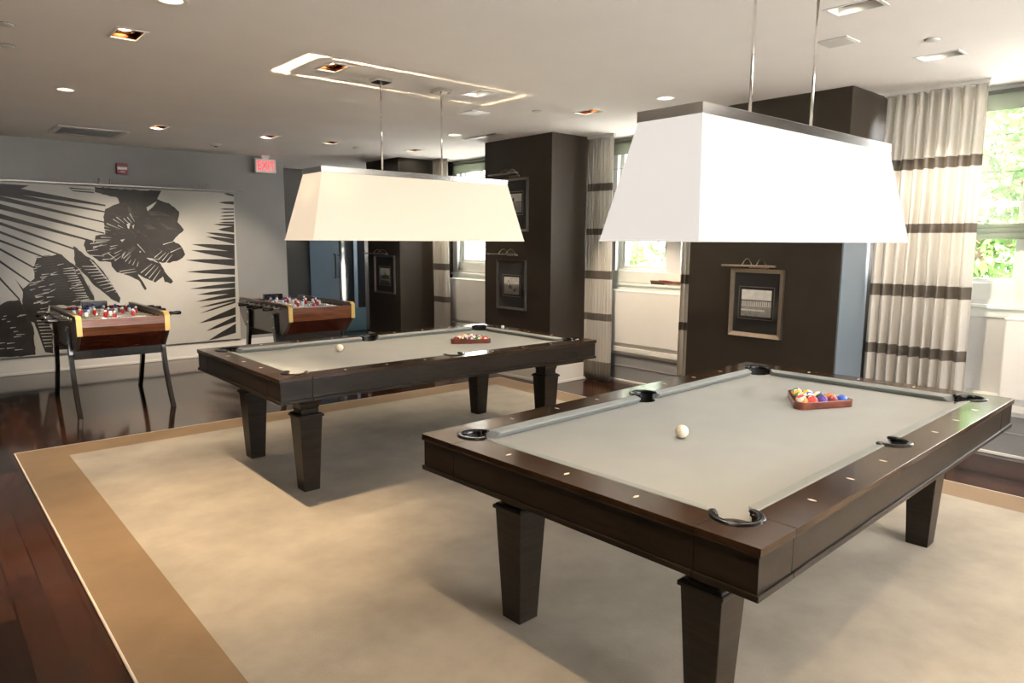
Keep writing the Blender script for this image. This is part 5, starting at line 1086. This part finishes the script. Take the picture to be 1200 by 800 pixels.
# ------------------------------------------------------------------ foosball tables
def foosball(x, y, label):
    t = thing('foosball_table', label, 'foosball table', (x, y, 0), 0, 'wooden foosball tables')
    hw, hl = .375, .715
    side = [(-hl, .745), (-hl + .165, .592), (hl - .165, .592), (hl - .02, .76), (hl, .83), (hl - .005, .895), (hl - .04, .915), (-hl + .03, .915), (-hl, .895)]
    for s in (-1, 1):
        m = MB(); a, b_ = sorted((s * (hw - .03), s * hw)); m.prism(side, a, b_, 'x'); sp = m.build('side_panel', 'taupe_lacquer', t, .006)
        m = MB(); a, b_ = sorted((s * (hw - .04), s * (hw + .004)))
        m.prism([(-hl - .006, .745), (-hl + .006, .745), (-hl + .006, .89), (-hl + .034, .914), (-hl + .16, .914), (-hl + .16, .921), (-hl + .03, .921), (-hl - .006, .897)], a, b_, 'x')
        m.build('corner_strip', 'gold', sp, .002)
        m = MB(); m.prism([(-hl + .16, .914), (hl - .04, .914), (hl - .04, .921), (-hl + .16, .921)], a, b_, 'x'); m.build('top_rail', 'taupe_lacquer', sp, .002)
    for s in (-1, 1):
        m = MB(); a = [(s * (-hl + .004) * -1 if False else s * (hl - .012), .745), (s * (hl - .002), .82), (s * (hl - .012), .885), (s * (hl - .035), .885), (s * (hl - .035), .745)]
        m.prism(a, -hw + .03, hw - .03, 'x'); m.build('end_panel', 'mahogany', t, .003)
        m = MB(); a = [(s * (hl - .006), .748), (s * (hl - .17), .595), (s * (hl - .19), .605), (s * (hl - .03), .752)]
        m.prism(a, -hw + .03, hw - .03, 'x'); m.build('lower_panel', 'mahogany_dark', t, .002)
    m = MB(); m.box(-hw + .03, hw - .03, -hl + .17, hl - .17, .588, .606); m.build('bottom_board', 'black_lacquer', t)
    # inner walls and field
    m = MB()
    m.box(-hw + .03, hw - .03, -hl + .035, -hl + .075, .78, .872); m.box(-hw + .03, hw - .03, hl - .075, hl - .035, .78, .872); m.build('goal_wall', 'mahogany', t, .004)
    m = MB(); m.use('playfield'); m.box(-hw + .03, hw - .03, -hl + .03, hl - .03, .78, .80)
    for sx_ in (-1, 1):
        q = sorted((sx_ * (hw - .032), sx_ * (hw - .075))); m.add([(sx_ * (hw - .031), -hl + .07, .85), (sx_ * (hw - .031), hl - .07, .85), (sx_ * (hw - .10), hl - .07, .801), (sx_ * (hw - .10), -hl + .07, .801)], [(0, 1, 2, 3)])
    m.use('blue')
    for yy in (-.3, 0, .3): m.box(-hw + .05, hw - .05, yy - .004, yy + .004, .8, .8008)
    for s in (-1, 1):
        for q in ((-.14, .14, s * .48 - .004, s * .48 + .004), (-.144, -.136, min(s * .48, s * .62), max(s * .48, s * .62)), (.136, .144, min(s * .48, s * .62), max(s * .48, s * .62))): m.box(*q, .8, .8008)
    m.build('playfield', None, t)
    m = MB(); m.use('white_plastic'); m.box(-.15, .20, -hl + .075, -hl + .115, .80, .885)
    m.use('blue')
    for k in range(7): m.box(-.12 + k * .03, -.105 + k * .03, -hl + .1145, -hl + .117, .82, .887); m.box(-.12 + k * .03, -.105 + k * .03, -hl + .080, -hl + .11, .8845, .8865)
    m.build('ball_tray', None, t, .0)
    # rods with men
    n_men = [1, 2, 3, 5, 5, 3, 2, 1]; team = ['red', 'red', 'white', 'red', 'white', 'red', 'white', 'white']
    for k in range(8):
        yy = -.49 + k * .14; own = team[k] == 'red'
        hs = -1 if k in (0, 2, 3, 5) else 1
        rnd = random.Random(k + int(x * 10))
        off = rnd.uniform(-.04, .04)
        m = MB(); m.smooth = True; m.cyl((-hw - .09 + off * .5, yy, .872), (hw + .09 + off * .5, yy, .872), .008, 10); rod = m.build('rod', 'chrome', t)
        e = hs * (hw + .09) + off * .5
        m = MB(); m.smooth = True
        T = Matrix.Translation((e, yy, .872)) @ Matrix.Rotation(R(90) * hs, 4, 'Y')
        m.lathe([(.0001, -.01), (.013, -.01), (.018, .0), (.015, .03), (.019, .06), (.017, .095), (.0001, .105)], 14, T); m.build('handle', 'black_lacquer', rod)
        for s in (-1, 1):
            m = MB(); m.smooth = True; m.cyl((s * (hw - .001), yy, .872), (s * (hw + .014), yy, .872), .017, 12); m.build('bushing', 'steel', rod)
        N = n_men[k]
        for j in range(N):
            px = off + (j - (N - 1) / 2) * (.60 / max(N, 2.6))
            m = MB(); m.use('red' if own else 'white_plastic'); m.smooth = True
            m.lathe([(.0001, .81), (.012, .81), (.013, .822), (.008, .84), (.014, .86), (.017, .885), (.016, .905), (.007, .913)], 12, Matrix.Translation((px, yy, 0)) @ Matrix.Diagonal((1.0, .72, 1, 1)))
            m.use('white_plastic' if own else 'blue'); m.sphere((px, yy, .924), .0125, 12, 8)
            m.build('player', None, rod)
    # score box and beads at the far end
    m = MB(); m.box(-.10, .13, hl - .085, hl - .035, .872, .945); m.build('score_box', 'black_lacquer', t, .004)
    m = MB(); m.use('red')
    for s in (-1, 1):
        for j in range(4): m.cyl((s * .19 + j * .024 - .04, hl - .06, .885), (s * .19 + j * .024 - .022, hl - .06, .885), .014, 10)
    m.build('score_beads', None, t)
    m = MB(); m.use('white_plastic'); m.box(-hw + .04, -hw + .13, -hl + .036, -hl + .074, .872, .878); m.use('red'); m.box(hw - .15, hw - .04, -hl + .036, -hl + .074, .872, .878); m.build('corner_pad', None, t)
    # bent legs on the outside of the panels
    for s in (-1, 1):
        for e in (-1, 1):
            pl = [(.36, .775), (.385, .55), (.44, .34), (.56, .10), (.625, .0)]
            w = [.034, .036, .034, .030, .030]
            outl = [(e * (p[0] + q), p[1]) for p, q in zip(pl, w)]; inn = [(e * (p[0] - q), p[1]) for p, q in zip(pl, w)]
            top = [(e * (.36 + .034 * math.cos(a * PI / 6)), .775 + .034 * math.sin(a * PI / 6)) for a in range(1, 6)]
            poly = outl[::-1] + top + inn
            m = MB(); a, b_ = sorted((s * (hw - .005), s * (hw + .032))); m.prism(poly, a, b_, 'x'); lg = m.build('leg', 'black_lacquer', t, .004)
            m = MB(); m.smooth = True
            for zz, yy in ((.775, .36), (.66, .372)): m.sphere((s * (hw + .032), e * yy, zz), .010, 10, 6, (.5, 1, 1))
            m.build('bolt', 'steel', lg)
    for e in (-1, 1):
        m = MB(); m.box(-hw + .01, hw - .01, e * .395 - .018, e * .395 + .018, .50, .585); m.build('stretcher', 'black_lacquer', t, .003)
    return t
foosball(1.472, 7.765, 'wooden foosball table in front of the palm print, at left')
foosball(3.355, 7.690, 'wooden foosball table behind the farther pool table, by the hallway')
# ------------------------------------------------------------------ view
scene.view_settings.view_transform = 'Standard'
scene.view_settings.look = 'None'
scene.view_settings.gamma = 1
scene.view_settings.use_curve_mapping = False
scene.view_settings.exposure = EXPOSURE
c = scene.cycles
c.use_denoising = True
try: c.denoiser = 'OPENIMAGEDENOISE'
except Exception: pass
c.max_bounces = 8; c.diffuse_bounces = 4; c.glossy_bounces = 4; c.transmission_bounces = 6; c.transparent_max_bounces = 12
c.sample_clamp_indirect = 6
c.caustics_reflective = False; c.caustics_refractive = False
